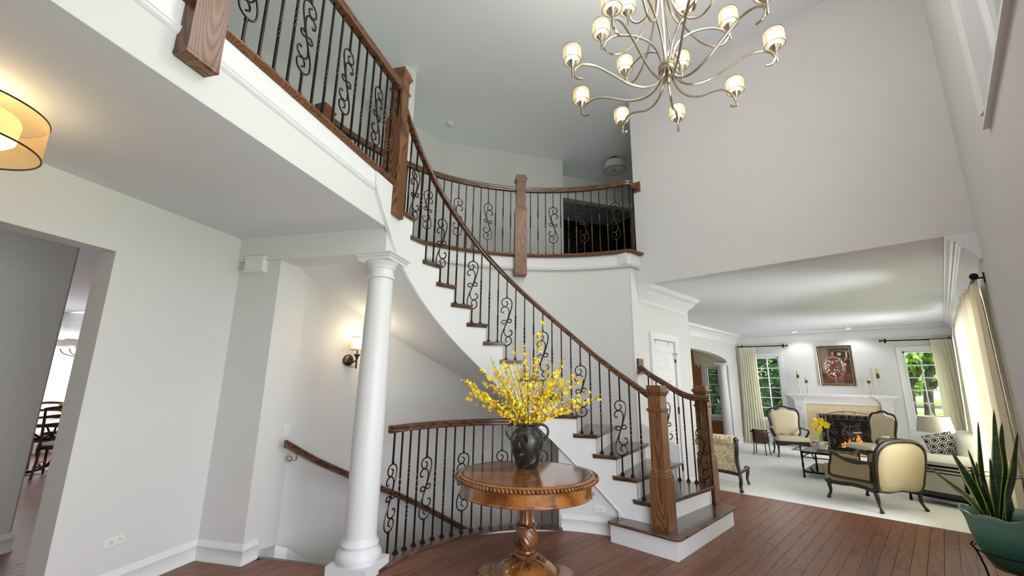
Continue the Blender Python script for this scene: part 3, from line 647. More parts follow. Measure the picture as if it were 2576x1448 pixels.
# --- main stair railing
OFFS = [(0, .93), (1.6, .93), (2.4, .875), (3.7, .81), (4.9, .775), (6.5, .765), (8.7, .752), (11, .75), (13, .78), (14.5, .80), (16, .83), (19, .86)]
def offs(i):
    for (a, b), (c, d) in zip(OFFS, OFFS[1:]):
        if i <= c: t = (i-a)/(c-a); return lerp(b, d, t)
    return OFFS[-1][1]
def zrail(i): return RZ*i+offs(i)
RB = 1.448
rl = thing('stair_railing', 'long curved stair railing with oak rail and scrolled iron balusters', 'railing', (-1.96, 3.97, RZ))
m = MB(); m.sweep([PC(TH(1.62+15.45*k/80), RB, zrail(1.62+15.45*k/80)) for k in range(81)][::-1], RAILP); m.obj('handrail', OAKH, rl, 40)
for n in range(2, 17):
    for j, f in ((0, .24), (1, .74)):
        i = n+f; z = RZ*n; h = zrail(i)-z+.01
        rear = j == 1
        kind = 'scroll' if (n % 2 == 1 and rear) else ('single' if rear else 'double' if n % 2 == 0 else 'single')
        baluster(rl, PC(TH(i), RB, z), TH(i)+pi/2+pi, h, kind)
newel(rl, (-1.965, 3.975), 0, RZ, 1.435, .15, .62, lab='square oak newel on the starter step')
# --- short railing against the closet wall
r2_ = thing('wall_stair_railing', 'short second stair railing running from wall rosette to a square newel', 'railing', (-2.02, 5.26, RZ))
SR = catmull([(XD+.03, 5.10, 1.61), (-2.60, 5.10, 1.525), (-2.42, 5.10, 1.42), (-2.26, 5.10, 1.325), (-2.14, 5.10, 1.275), (-2.04, 5.11, 1.255), (-1.94, 5.12, 1.253), (-1.90, 5.13, 1.253)], 5)
m = MB(); m.sweep(SR, [(u*1.25, v*1.1) for u, v in RAILP]); m.obj('handrail', OAKH, r2_, 40)
m = MB(); m.b2((XD+.001, 5.04, 1.56), (XD+.03, 5.16, 1.76)); m.obj('rosette', OAKH, r2_)
def srz(x):
    for a, b in zip(SR, SR[1:]):
        if a.x <= x <= b.x: return lerp(a.z, b.z, (x-a.x)/(b.x-a.x+1e-9))
    return SR[-1].z
for x, zt, k in ((-2.62, 3, 'single'), (-2.52, 3, 'double'), (-2.42, 3, 'scroll'), (-2.30, 2, 'single'), (-2.20, 2, 'double'), (-2.11, 2, 'single'), (-2.02, 1, 'scroll'), (-1.93, 1, 'double')):
    baluster(r2_, Vector((x, 5.10, RZ*zt)), 0, srz(x)-RZ*zt+.01, k)
newel(r2_, (-2.03, 5.245), 0, RZ, 1.435, .15, .62, lab='square oak newel at the wall side')
# --- curved balcony railing
RC = RW-.045; ZB = Z1+.012
br = thing('balcony_railing', 'curved upstairs balcony railing above the stair wall', 'railing', tuple(PC(RD(141.6), RC, Z1, CW)))
def bp(s):   # arc length from the newel, positive towards the header wall
    a = RD(141.6)-s/RC; a1 = RD(108.0)
    if a >= a1: return PC(a, RC, 0, CW), a-pi/2
    e = PC(a1, RC, 0, CW); return Vector((e.x+.02, e.y+(a1-a)*RC, 0)), pi/2
s_end = RD(141.6-108)*RC+YH-PC(RD(108), RC, 0, CW).y
pth = [bp(lerp(-RD(63)*RC, RD(141.6-108)*RC, k/60))[0] for k in range(61)]
NOS = [(.0, 0), (-.10, 0), (-.10, -.03), (0, -.03)]
NOS = [(-.06, 0), (.055, 0), (.068, -.008), (.068, -.020), (.058, -.028), (.050, -.034), (.040, -.040), (-.06, -.040)]
m = MB(); m.sweep([p+Vector((0, 0, ZB)) for p in pth]+[Vector((XD+.045, YH, ZB))], NOS); m.obj('nosing', OAK, br, 40)
m = MB(); m.sweep([p+Vector((0, 0, ZB+.93)) for p in pth]+[Vector((pth[-1].x+.03, pth[-1].y+.02, ZB+.93)), Vector((XD+.05, YH-.0, ZB+.93))], [(u*1.15, v*1.15) for u, v in RAILP]); m.obj('handrail', OAKH, br, 40)
m = MB(); m.b2((XD+.0, YH-.028, ZB+.90), (XD+.11, YH-.001, ZB+1.04)); m.obj('rosette', OAK, br)
for side in (1, -1):
    n = 15 if side > 0 else 24
    for k in range(1, n+1):
        s = side*(.055+.108*k-.02)
        if s > s_end-.03: break
        p, a = bp(s); kd = 'scroll' if k % 4 == 0 else ('double' if k % 4 == 2 else 'single')
        baluster(br, p+Vector((0, 0, ZB)), a+pi, .935, kd)
newel(br, PC(RD(141.6), RC+.0, 0, CW), RD(141.6-90), 2.90, 4.36, .15, 3.82, drop=True, lab='square oak newel hanging below the balcony edge')
newel(br, PC(RD(206.5), RC+.01, 0, CW), RD(206.5-90), Z1, 4.26, .15, 3.62, lab='oak newel at the far end of the balcony railing')
# --- straight landing railing
lr = thing('landing_railing', 'straight landing railing rising out of the top of the frame', 'railing', tuple(W(.045, 1.52, 2.9)))
BL = 1.515
m = MB(); m.sweep([W(.0, BL, ZB), W(-4.6, BL, ZB)], [(-u, v) for u, v in NOS][::-1]); m.obj('nosing', OAK, lr, 40)
m = MB(); m.sweep([W(.02, BL+.03, ZB+.925), W(-4.6, BL+.03, ZB+.925)], [(u*1.2, v*1.2) for u, v in RAILP]); m.obj('handrail', OAKH, lr, 40)
aA = math.atan2(HA.y, HA.x)
for k in range(1, 42):
    a = .088-.1075*k
    if -1.97 < a < -1.75: continue
    kd = 'scroll' if k % 4 == 0 else ('double' if k % 4 == 2 else 'single')
    baluster(lr, W(a, BL+.03, ZB), aA+pi, .935, kd)
newel(lr, W(.045, 1.515), aA, 2.90, 4.37, .145, 3.80, drop=True, lab='tall oak newel where the stair meets the landing')
newel(lr, W(-1.86, 1.535), aA, 2.90, 4.37, .145, 3.80, drop=True, lab='oak newel cut off by the top of the frame')
# --- guard railing over the basement stair
RG = 1.445
gr = thing('guard_railing', 'curved guard railing around the basement stair opening', 'railing', tuple(PC(RD(165), RG)))
gp = [PC(RD(203-77*k/50), RG) for k in range(51)]
m = MB(); m.sweep([PC(RD(209-83.3*k/50), RG) for k in range(51)], [(.085, -.01), (.085, .010), (.078, .022), (.055, .026), (-.07, .026), (-.07, -.16), (-.06, -.16), (-.06, -.01)]); m.obj('curb', TREADM, gr, 40)
m = MB(); m.sweep([p+Vector((0, 0, 1.005)) for p in gp], RAILP); m.obj('handrail', OAKH, gr, 40)
for k in range(18):
    t = RD(200.7-4.16*k); kd = 'scroll' if k % 4 == 0 else ('double' if k % 4 == 2 else 'single')
    baluster(gr, PC(t, RG, .026), t+pi/2+pi, .985, kd)
# --- wall handrail of the basement flight
wr = thing('wall_handrail', 'brown wall handrail slanting down on the curved wall', 'handrail', tuple(PC(RD(203), 2.5, .9, CW)))
def wrp(k): t = k/30; i = lerp(17.2, 9.0, t); return PC(TH(i), 2.50, .0, C0)
WRP = []
for a_, z_ in ((203.5, .905), (201, .885), (190, .52+.0), (178, .235), (166, 0), (154, -.27), (140, -.56)):
    WRP.append(PC(RD(a_), 2.49, z_, CW))
WRP = [PC(RD(a_), 2.49, z_, CW) for a_, z_ in ((207.0, .895), (199.0, .71), (189.6, .51), (183, .37), (176, .225), (168, .04), (156, -.26), (144, -.56))]
m = MB(); m.sweep(catmull(WRP, 6), [(u, v-.035) for u, v in RAILP]); m.obj('rail', OAKH, wr, 40)
for a_, z_ in ((204.0, .82), (186, .43), (160, -.16)):
    m = MB(); p = PC(RD(a_), 2.49, z_, CW); q = PC(RD(a_), RW-.004, z_-.07, CW); m.tube(catmull([p-Vector((0, 0, .03)), p-Vector((0, 0, .07)), lerp(p, q, .5)-Vector((0, 0, .05)), q], 4), .007, 6)
    m.ell(q, (.022, .022, .03), 2, 8, 5); m.obj('bracket', NICKEL, wr, 40)
# ================================================================== chandelier
CX, CY = -1.020, 2.494; R1, PH1 = .647, 4.6719
ch = thing('chandelier', 'large three-tier nickel chandelier with small glowing drum shades', 'chandelier', (CX, CY, 3.44))
CO = Vector((CX, CY, 0))
m = MB()
m.lathe([(.01, 3.42), (.018, 3.43), (.018, 3.47), (.010, 3.48), (.010, Z2-.03)], CO, 12); m.obj('stem', NICKEL, ch, 40)
m = MB(); m.lathe([(.052, 3.500), (.058, 3.503), (.058, 3.515), (.052, 3.518), (.052, 3.535), (.058, 3.538), (.058, 3.548), (.02, 3.552)], CO, 24); m.obj('hub_ring', NICKEL, ch, 40)
m = MB(); m.lathe([(.012, Z2-.10), (.05, Z2-.09), (.07, Z2-.04), (.075, Z2-.0)], CO, 24); m.obj('canopy', NICKEL, ch, 40)
m = MB(); m.lathe([(.04, 4.46), (.045, 4.47), (.045, 4.50), (.03, 4.51)], CO, 20); m.obj('collar', NICKEL, ch, 40)
def arm_tube(P, r=.0085): mb = MB(); mb.tube(catmull(P, 5), r, 7); return mb
# one lamp head, shared mesh set; origin is the clamp point on the stem
def heads(s=1.0):
    a = MB(); a.lathe([(.004, -.045), (.007, -.04), (.007, .0), (.009, .002), (.009, .012), (.006, .014), (.006, .03), (.010, .034), (.030, .062), (.034, .066), (.0335, .070), (.006, .072)], n=16)
    a = a.mesh('lamp_cup', NICKEL, 40)
    b = MB(); b.lathe([(.006, .070), (.0075, .072), (.0075, .098), (.004, .10)], n=10); b = b.mesh('candle_stub', emit('candle_glow', (1, .62, .25), 1.6), 40)
    c = MB(); R = []
    n = 24
    for k in range(n): pass
    c.loft([[Vector((r*cos(2*pi*i/n), r*sin(2*pi*i/n), z)) for i in range(n)] for r, z in ((.034, .088), (.036, .094), (.036, .172), (.034, .176))], caps=False); c = c.mesh('diffuser', WARM, 50)
    d = MB(); d.loft([[Vector((r*cos(2*pi*i/n), r*sin(2*pi*i/n), z)) for i in range(n)] for r, z in ((.056, .082), (.059, .090), (.060, .130), (.059, .172), (.056, .180))], caps=False); d = d.mesh('shade', SHEER, 50)
    e = MB()
    r = .0568; e.tube([Vector((r*cos(2*pi*i/n), r*sin(2*pi*i/n), 0)) for i in range(n+1)], .0019, 5, caps=False)
    e = e.mesh('shade_rim', BRONZE, 50)
    return a, b, c, d, e
HD = heads()
def lamp(parent, pos, lo=True):
    M = W0(parent).inverted()@Matrix.Translation(pos)
    cup = inst(HD[0], 'lamp_cup', parent, M); inst(HD[1], 'candle', cup)
    sh = inst(HD[3], 'shade', parent, M); inst(HD[2], 'diffuser', sh); inst(HD[4], 'shade_rim', sh, Matrix.Translation((0, 0, .082))); inst(HD[4], 'shade_rim', sh, Matrix.Translation((0, 0, .180)))
def rad(a, r, z): return Vector((CX+r*cos(a), CY+r*sin(a), z))
ZL = 3.495
for k in range(9):      # lower tier
    a = PH1-2*pi*k/9
    P = [rad(a, r, z) for r, z in ((.035, 3.52), (.036, 3.44), (.055, 3.37), (.11, 3.318), (.19, 3.305), (.29, 3.335), (.40, 3.40), (.50, 3.450), (.575, 3.455), (.625, 3.425), (.638, 3.385), (.618, 3.350), (.58, 3.345))]
    P = [p+Vector((0, 0, .075)) for p in P]
    arm_tube(P).obj('arm', NICKEL, ch, 50)
    lamp(ch, rad(a, R1, 3.475))
for k in range(6):      # middle tier
    a = 3.8004-2*pi*k/6
    P = [rad(a, r, z) for r, z in ((.028, 3.52), (.035, 3.60), (.08, 3.72), (.16, 3.79), (.25, 3.82), (.34, 3.82), (.40, 3.78), (.417, 3.735))]
    arm_tube(P, .0075).obj('arm', NICKEL, ch, 50)
    P = [rad(a, r, z) for r, z in ((.028, 4.47), (.035, 4.30), (.06, 4.10), (.12, 3.90), (.20, 3.76), (.29, 3.685), (.37, 3.685), (.415, 3.74), (.43, 3.79))]
    arm_tube(P, .0075).obj('arm', NICKEL, ch, 50)
    lamp(ch, rad(a, .427, 3.765))
for k in range(3):      # top tier
    a = RD(75)-2*pi*k/3
    P = [rad(a, r, z) for r, z in ((.02, 4.48), (.03, 4.30), (.06, 4.12), (.11, 4.01), (.17, 3.98), (.215, 4.02), (.225, 4.07))]
    arm_tube(P, .0075).obj('arm', NICKEL, ch, 50)
    lamp(ch, rad(a, .24, 4.04))
def plight(name, p, e, c=(1, .82, .58), r=.05):
    l = bpy.data.lights.new(name, 'POINT'); l.energy = e; l.color = c; l.shadow_soft_size = r
    o = bpy.data.objects.new(name, l); COL.objects.link(o); o.location = p
plight('chandelier_light', (CX, CY, 4.75), 48, (1, .95, .88), r=.35)
# ================================================================== hall ceiling drum light
AC, BC = -2.15, .62
dl = thing('hall_drum_light', 'large amber drum ceiling light at the left edge', 'ceiling light', tuple(W(AC, BC, 2.45)))
def cyl(mb, c, r, z0, z1, n=48, inner=None):
    mb.loft([[Vector((c.x+r*cos(2*pi*i/n), c.y+r*sin(2*pi*i/n), z)) for i in range(n)] for z in (z0, z1)], caps=False)
cc = W(AC, BC)
m = MB(); cyl(m, cc, .30, 2.455, 2.635); o = m.obj('shade', SHEERH, dl, 50)
m = MB()
for z in (2.455, 2.635): m.tube([Vector((cc.x+.30*cos(2*pi*i/48), cc.y+.30*sin(2*pi*i/48), z)) for i in range(49)], .0042, 6, caps=False)
m.obj('rim', BRONZE, o, 50)
m = MB(); m.lathe([(.02, 2.485), (.15, 2.486), (.19, 2.495), (.21, 2.515), (.215, 2.60), (.21, 2.612), (.02, 2.614)], cc, 40); m.obj('diffuser', WARM2, dl, 50)
m = MB(); m.lathe([(.07, ZC), (.07, ZC-.025), (.012, ZC-.03), (.012, 2.60)], cc, 20)
for k in range(3): m.tube([cc+Vector((0, 0, 2.64)), Vector((cc.x+.30*cos(2*pi*k/3+.4), cc.y+.30*sin(2*pi*k/3+.4), 2.635))], .004, 5)
m.obj('canopy', BRONZE, dl, 40)
plight('hall_drum_glow', tuple(W(AC, BC, 2.69)), 5, (1, .75, .42), .12)
# ================================================================== upstairs lights, smoke alarm
def drum(name, lab, x, y, zt, r, h, gap=.1):
    t = thing(name, lab, 'ceiling light', (x, y, zt-gap-h)); c = Vector((x, y, 0)); z0 = zt-gap-h
    m = MB(); cyl(m, c, r, z0, z0+h, 32); o = m.obj('shade', SHADEW, t, 50)
    m = MB()
    for z in (z0, z0+h): m.tube([Vector((x+r*cos(2*pi*i/32), y+r*sin(2*pi*i/32), z)) for i in range(33)], .004, 5, caps=False)
    m.obj('rim', BRONZE, o, 50)
    m = MB(); m.lathe([(.01, z0+.01), (r*.97, z0+.012), (r*.97, z0+.02), (.01, z0+.022)], c, 32); m.obj('diffuser', SHADEW, t, 50)
    m = MB(); m.lathe([(.002, z0-.022), (.012, z0-.014), (.014, z0-.004), (.006, z0), (.006, zt-.03), (.05, zt-.025), (.055, zt)], c, 16); m.obj('canopy', BRONZE, t, 40)
    return t
drum('upper_hall_light', 'unlit white drum light over the upstairs hall by the dark doorway', -3.80, 6.54, Z2, .20, .15, .11)
drum('upper_landing_light', 'unlit drum light half hidden behind the upstairs wall end', -5.14, 2.80, Z2, .17, .14, .12)
t = thing('smoke_alarm', 'small white round smoke alarm on the high ceiling', 'smoke alarm', (-5.18, 3.72, Z2-.04))
m = MB(); m.lathe([(.01, Z2-.042), (.045, Z2-.040), (.055, Z2-.034), (.056, Z2-.03), (.048, Z2-.028), (.060, Z2-.024), (.066, Z2-.002), (.066, Z2)], (-5.18, 3.72, 0), 24); m.obj('body', PLASTIC, t, 40)
# ================================================================== wall things in the hall
def plateM(p, n, w, h, d=.006):   # orthonormal frame on a wall: right, up, out
    n = Vector(n).normalized(); u = Vector((-n.y, n.x, 0)); return u, Vector((0, 0, 1)), n
def outlet(lab, p, n, w=.12, h=.065, group=None):
    p = Vector(p); u, v, nn = plateM(p, n, w, h); t = thing('wall_outlet', lab, 'outlet', p)
    m = MB(); R = []
    for k, d in ((1, 0), (1, .003), (.95, .006)):
        R.append([p+u*(i*w/2*k)+v*(j*h/2*k)+nn*d for i, j in ((-1, -1), (1, -1), (1, 1), (-1, 1))])
    m.loft(R); m.obj('cover', PLASTIC, t)
    for s in (-1, 1):
        c = p+u*(s*w*.22)
        m = MB(); R = []
        for k, d in ((1, .005), (.95, .0085)): R.append([c+u*(w*.135*k*math.copysign(abs(cos(2*pi*i/16))**.7, cos(2*pi*i/16)))+v*(h*.23*k*math.copysign(abs(sin(2*pi*i/16))**.7, sin(2*pi*i/16)))+nn*d for i in range(16)])
        m.loft(R); m.obj('socket', PLASTIC, t)
        m = MB()
        for du, dv, a, b in ((-.25, .3, .018, .0022), (-.25, -.3, .015, .0022)): m.loft([[c+u*(du*.02+x)+v*(dv*.02+y)+nn*d for x, y in ((0, 0), (a*.5, 0), (a*.5, b), (0, b))] for d in (.0086, .0090)])
        m.ell(c+u*.011+nn*.0087, (.003, .003, .003), 2, 8, 4); m.obj('slot', DARKHOLE, t)
    return t
outlet('white duplex outlet low on the left hall wall', W(-.657, .001, .342), HB, .125, .062)
P = PC(TH(4.98), RU-.001, .223); outlet('white duplex outlet on the small wall under the stairs', P, (C0-PC(TH(4.98), 1)), .115, .062)
P = Vector((XL+.001, 12.25, .42)); outlet('tiny white outlet right of the closet by the carpet', Vector((XD+.002, 6.47, .45)), (1, 0, 0), .07, .115)
# door chime box
t = thing('door_chime', 'white door chime box near the hall ceiling', 'door chime', tuple(W(-.03, .213, 2.41)))
u_, n_ = HB, -HA; p = W(0, .213, 2.482)
m = MB()
m.loft([[p+u_*(i*.105*k)+Vector((0, 0, j*.066*k))+n_*d for i, j in ((-1, -1), (1, -1), (1, 1), (-1, 1))] for k, d in ((.92, 0), (.92, .045), (1, .047), (1, .055), (.96, .058))]); o = m.obj('housing', PLASTIC, t)
for k in range(9):
    q = p+u_*(-.088+.022*k)+n_*.0585; m = MB(); m.loft([[q+u_*x+Vector((0, 0, z))+n_*d for x, z in ((-.009, -.055), (.009, -.055), (.009, .055), (-.009, .055))] for d in (0, .0025)]); m.obj('grille_slat', PLASTIC, t)
for z in (-.066, .066):
    m = MB(); q = p+Vector((0, 0, z)); m.loft([[q+u_*x+Vector((0, 0, zz))+n_*d for x, zz in ((-.112, -.006), (.112, -.006), (.112, .006), (-.112, .006))] for d in (.0, .066)]); m.obj('rail', PLASTIC, t)
# light switch on the short wall by the basement stair
t = thing('light_switch', 'white rocker switch at the head of the wall handrail', 'switch', tuple(W(.33, .456, .92)))
p = W(.33, .4552, .985); u_, n_ = HA, HB
m = MB(); m.loft([[p+u_*(i*.037*k)+Vector((0, 0, j*.060*k))+n_*d for i, j in ((-1, -1), (1, -1), (1, 1), (-1, 1))] for k, d in ((1, 0), (1, .003), (.95, .006))]); m.obj('cover', PLASTIC, t)
m = MB(); m.loft([[p+u_*(i*.016)+Vector((0, 0, j*.033))+n_*(d+(.003*j if d > .007 else 0)) for i, j in ((-1, -1), (1, -1), (1, 1), (-1, 1))] for d in (.005, .010)]); m.obj('rocker', PLASTIC, t)
# wall sconce
sp = PC(RD(191.4), RW, 1.655, CW); so_ = (CW-Vector((sp.x, sp.y, 0))); so_.z = 0; so_.normalize(); su = Vector((-so_.y, so_.x, 0))
t = thing('wall_sconce', 'lit wall sconce with sheer drum shade and bronze backplate', 'sconce', tuple(sp))
m = MB(); m.loft([[sp+so_*d+(su*cos(2*pi*i/24)+Vector((0, 0, 1))*sin(2*pi*i/24))*r for i in range(24)] for r, d in ((.062, 0), (.062, .008), (.055, .014), (.035, .024), (.012, .028))]); m.obj('backplate', BRONZE, t, 40)
hp = sp+so_*.115+su*.02
m = MB(); m.tube(catmull([sp+so_*.02, sp+so_*.05-Vector((0, 0, .03)), sp+so_*.09-Vector((0, 0, .02)), hp+Vector((0, 0, .0))], 4), .008, 7); m.lathe([(.004, -.09), (.008, -.085), (.010, -.02), (.009, .0), (.016, .03), (.034, .055), (.035, .06), (.008, .062), (.008, .10)], hp, 14); m.obj('arm', BRONZE, t, 40)
m = MB(); m.tube(catmull([hp-Vector((0, 0, .05)), hp-su*.04-Vector((0, 0, .075)), hp-su*.10-Vector((0, 0, .06)), hp-su*.13-Vector((0, 0, .055))], 4), .003, 5); m.obj('cord', BRONZE, t, 40)
n = 28
m = MB(); m.loft([[hp+Vector((r*cos(2*pi*i/n), r*sin(2*pi*i/n), z)) for i in range(n)] for r, z in ((.040, .125), (.044, .13), (.044, .215), (.040, .22))], caps=False); 
sh = MB(); sh.loft([[hp+Vector((r*cos(2*pi*i/n), r*sin(2*pi*i/n), z)) for i in range(n)] for r, z in ((.068, .108), (.070, .24))], caps=False); sho = sh.obj('shade', SHEER, t, 50); m.obj('diffuser', WARM, sho, 50)
m = MB()
for z, r in ((.108, .068), (.24, .070)): m.tube([hp+Vector((r*cos(2*pi*i/n), r*sin(2*pi*i/n), z)) for i in range(n+1)], .0025, 5, caps=False)
m.obj('shade_rim', BRONZE, sho, 50)
plight('sconce_light', tuple(hp+Vector((0, 0, .30))), .9, (1, .8, .55), .05)
plight('sconce_light_down', tuple(hp+so_*.10+Vector((0, 0, .16))), 2.2, (1, .8, .55), .05)
# ================================================================== round foyer table
TX, TY, TZ = -2.464, 2.675, .748
BURL = oak('burl_walnut', (.060, .017, .004), (.34, .13, .027), .14, (7, 7, 7), 4, vary=.6, coat=.8, fine=.55)
CARVE = oak('carved_walnut', (.035, .012, .005), (.19, .068, .018), .25, (9, 9, 3), 5, vary=.1, coat=.5)
tb = thing('foyer_table', 'round polished pedestal table with rope-carved edge', 'table', (TX, TY, 0))
TC = Vector((TX, TY, 0)); RT = .560
m = MB(); m.lathe([(.30, TZ-.03), (RT-.025, TZ-.03), (RT-.02, TZ-.004), (RT-.028, TZ), (.05, TZ)], TC, 72)
tt = m.obj('tabletop', BURL, tb, 30)
for k in range(8):      # eight veneer wedges laid on the top
    a0, a1 = 2*pi*k/8+.02, 2*pi*(k+1)/8+.02; vm = MB(); P = [(0, 0)]+[((RT-.055)*cos(-pi/8+pi/4*j/8), (RT-.055)*sin(-pi/8+pi/4*j/8)) for j in range(9)]
    vm.prism(P, 0, .0012)
    o = vm.mesh('veneer', BURL); ob = inst(o, 'veneer_wedge', tb, Matrix.Translation((0, 0, TZ-.0002))@Matrix.Rotation((a0+a1)/2, 4, 'Z'))
m = MB(); m.lathe([(RT-.055, TZ-.0), (RT-.055, TZ+.0015), (RT-.049, TZ+.0015), (RT-.049, TZ)], TC, 72); m.obj('inlay_line', EBONY, tb, 30)
m = MB(); ng = 118
for k in range(ng):     # rope moulding
    a = 2*pi*k/ng; c = PC(a, RT-.004, TZ-.020, TC); tdir = Vector((-sin(a), cos(a), 0)); ax = (tdir*.62+Vector((0, 0, -.78))).normalized(); sd = Vector((cos(a), sin(a), 0)); w = ax.cross(sd)
    M3 = Matrix((ax, sd, w)).transposed(); m.ell(c, (.0195, .0135, .0115), 2.2, 8, 5, M3)
m.obj('rope_edge', CARVE, tb, 60, kind='stuff')
m = MB(); m.lathe([(RT-.03, TZ-.036), (RT-.032, TZ-.042), (RT-.038, TZ-.048), (RT-.040, TZ-.118), (RT-.032, TZ-.124), (RT-.028, TZ-.132), (RT-.034, TZ-.140), (RT-.06, TZ-.143), (.1, TZ-.143)], TC, 72); m.obj('apron', BURL, tb, 30)
m = MB(); fl = lambda r, z, a: -.17*max(0, math.copysign(abs(sin(a*10))**.5, sin(a*10))) if .39 < z < .59 else 0
m.lathe([(.10, .605), (.066, .60), (.060, .59), (.058, .55), (.060, .48), (.064, .42), (.068, .392), (.070, .385), (.078, .381), (.082, .374), (.074, .368)], TC, 120, flute=fl); m.obj('fluted_shaft', CARVE, tb, 40)
m = MB()
for k in range(30):
    a = 2*pi*k/30; c = PC(a, .076, .365, TC); m.ell(c, (.008, .011, .009), 2, 6, 4, Matrix.Rotation(a+.6, 3, 'Z'))
m.obj('collar_rope', CARVE, tb, 60)
m = MB(); m.lathe([(lerp(.062, .092, sin(pi*min(1, t/.7)*.5+0)) if t < .7 else lerp(.092, .058, ((t-.7)/.3)**1.4), .362-.158*t) for t in [j/12 for j in range(13)]], TC, 96, flute=lambda r, z, a: .055*sin((a+z*9)*13)); m.obj('swirled_urn', CARVE, tb, 50)
m = MB(); m.lathe([(.055, .208), (.058, .203), (.068, .198), (.070, .190), (.064, .186), (.066, .180), (.084, .176), (.092, .165), (.090, .152), (.086, .142), (.080, .13)], TC, 48); m.obj('turned_collar', CARVE, tb, 40)
m = MB(); m.lathe([(.07, .146), (.11, .136), (.165, .112), (.205, .084), (.222, .068), (.226, .060), (.232, .056), (.234, .040)], TC, 64); m.obj('domed_base', BURL, tb, 40)
for k in range(16):
    a = 2*pi*k/16+.1; lf = MB(); R = []
    for t in range(7):
        s = t/6; w = .021*sin(pi*min(1, s*.9+.12))**.8*(1-s**3)+.0008; r = lerp(.084, .172, s); z = .144-.034*s**1.7; R.append([Vector((r, -w, z-.001)), Vector((r, -w*.4, z+.004)), Vector((r, 0, z+.0015)), Vector((r, w*.4, z+.004)), Vector((r, w, z-.001))])
    lf.loft(R, closed=False, caps=False); me = lf.mesh('carved_leaf', CARVE, 40) if k == 0 else me
    inst(me, 'carved_leaf', tb, Matrix.Rotation(a, 4, 'Z'))
# three-lobed plinth
def lobed(s=1.0, off=0):
    P = []
    for i in range(96):
        a = 2*pi*i/96; q = cos(4*(a-.75)); P.append(((.305*s+.06*s*max(-.45, q)-off)*cos(a)+TX, (.305*s+.06*s*max(-.45, q)-off)*sin(a)+TY))
    return P
m = MB(); m.loft([[Vector((x, y, z)) for x, y in lobed(1, o_)] for o_, z in ((.010, 0), (.0, .004), (.0, .022), (.008, .028), (.010, .032), (.002, .036), (.002, .042), (.014, .050))]); m.obj('plinth_base', BURL, tb, 30)
# ================================================================== vase and forsythia branches
VX, VY = -2.590, 2.820
CER = mat('black_ceramic', (.02, .02, .02), .38); t_ = NT(CER)
nz = t_.n('ShaderNodeTexNoise', Scale=9.0, Detail=6.0, Distortion=2.0); t_.l(t_.coord(), nz.inputs['Vector']); t_.l(t_.ramp(nz.outputs[0], [(.46, (.012, .012, .012)), (.56, (.03, .028, .026)), (.64, (.16, .15, .14))]), t_.b.inputs['Base Color']); t_.bump(nz.outputs[0], .3, .004)
vs = thing('vase', 'black mottled ceramic vase with loop handles on the round table', 'vase', (VX, VY, TZ)); VC = Vector((VX, VY, TZ+.001))
m = MB(); VP = [(.002, 0), (.070, 0), (.074, .006), (.082, .03), (.100, .09), (.117, .15), (.122, .19), (.119, .23), (.105, .265), (.085, .288), (.074, .300), (.072, .312), (.080, .322), (.083, .330), (.080, .336), (.072, .334), (.066, .318), (.066, .30)]
VP = [(r*1.17, z*1.06) for r, z in VP]; m.lathe(VP, VC, 40); m.obj('body', CER, vs, 50)
for a in (.72, .72+pi/2, .72-pi/2, .72+pi):
    d = Vector((cos(a), sin(a), 0)); m = MB()
    P = catmull([VC+d*.084+Vector((0, 0, .335)), VC+d*.125+Vector((0, 0, .348)), VC+d*.170+Vector((0, 0, .322)), VC+d*.176+Vector((0, 0, .270)), VC+d*.138+Vector((0, 0, .220))], 5); m.tube(P, [.010+.004*abs(k/len(P)-.5) for k in range(len(P))], 8); m.obj('handle', CER, vs, 50)
TWIG = mat('twig_bark', (.085, .045, .030), .8); YEL = mat('forsythia_yellow', (.95, .76, .03), .6); YEL2 = mat('forsythia_gold', (.92, .50, .02), .6)
fr_ = random.Random(11)
def blossom(mb, c, s, rnd, mi):
    ax = Vector((rnd.uniform(-1, 1), rnd.uniform(-1, 1), rnd.uniform(-.4, 1))).normalized(); u = ax.orthogonal().normalized(); w = ax.cross(u); ph = rnd.uniform(0, 6)
    for k in range(5):
        a = ph+2*pi*k/5; d = u*cos(a)+w*sin(a); e = u*cos(a+pi/2)+w*sin(a+pi/2)
        mb.add([c, c+d*s*.55+e*s*.38+ax*s*.25, c+d*s+ax*s*.12, c+d*s*.55-e*s*.38+ax*s*.25], [(0, 1, 2, 3)], mi)
    mb.ell(c+ax*s*.1, (s*.16,)*3, 2, 5, 3, mi=1)
right = Vector((.7102, .7040, 0)); fwd = Vector((-.7040, .7102, 0))
BR = []
for k in range(54):
    # spread: fan of branches, mostly across the view, as in the photograph
    t = k/53; a = lerp(-74, 76, t)+fr_.uniform(-6, 6); L = lerp(.42, .66, fr_.random())
    if 14 < k < 22: L = fr_.uniform(.48, .60)
    if k == 25: L, a = .92, 0
    if k in (24, 29): L = .76
    dep = fr_.uniform(-.5, .5)
    BR.append((a, L, dep))
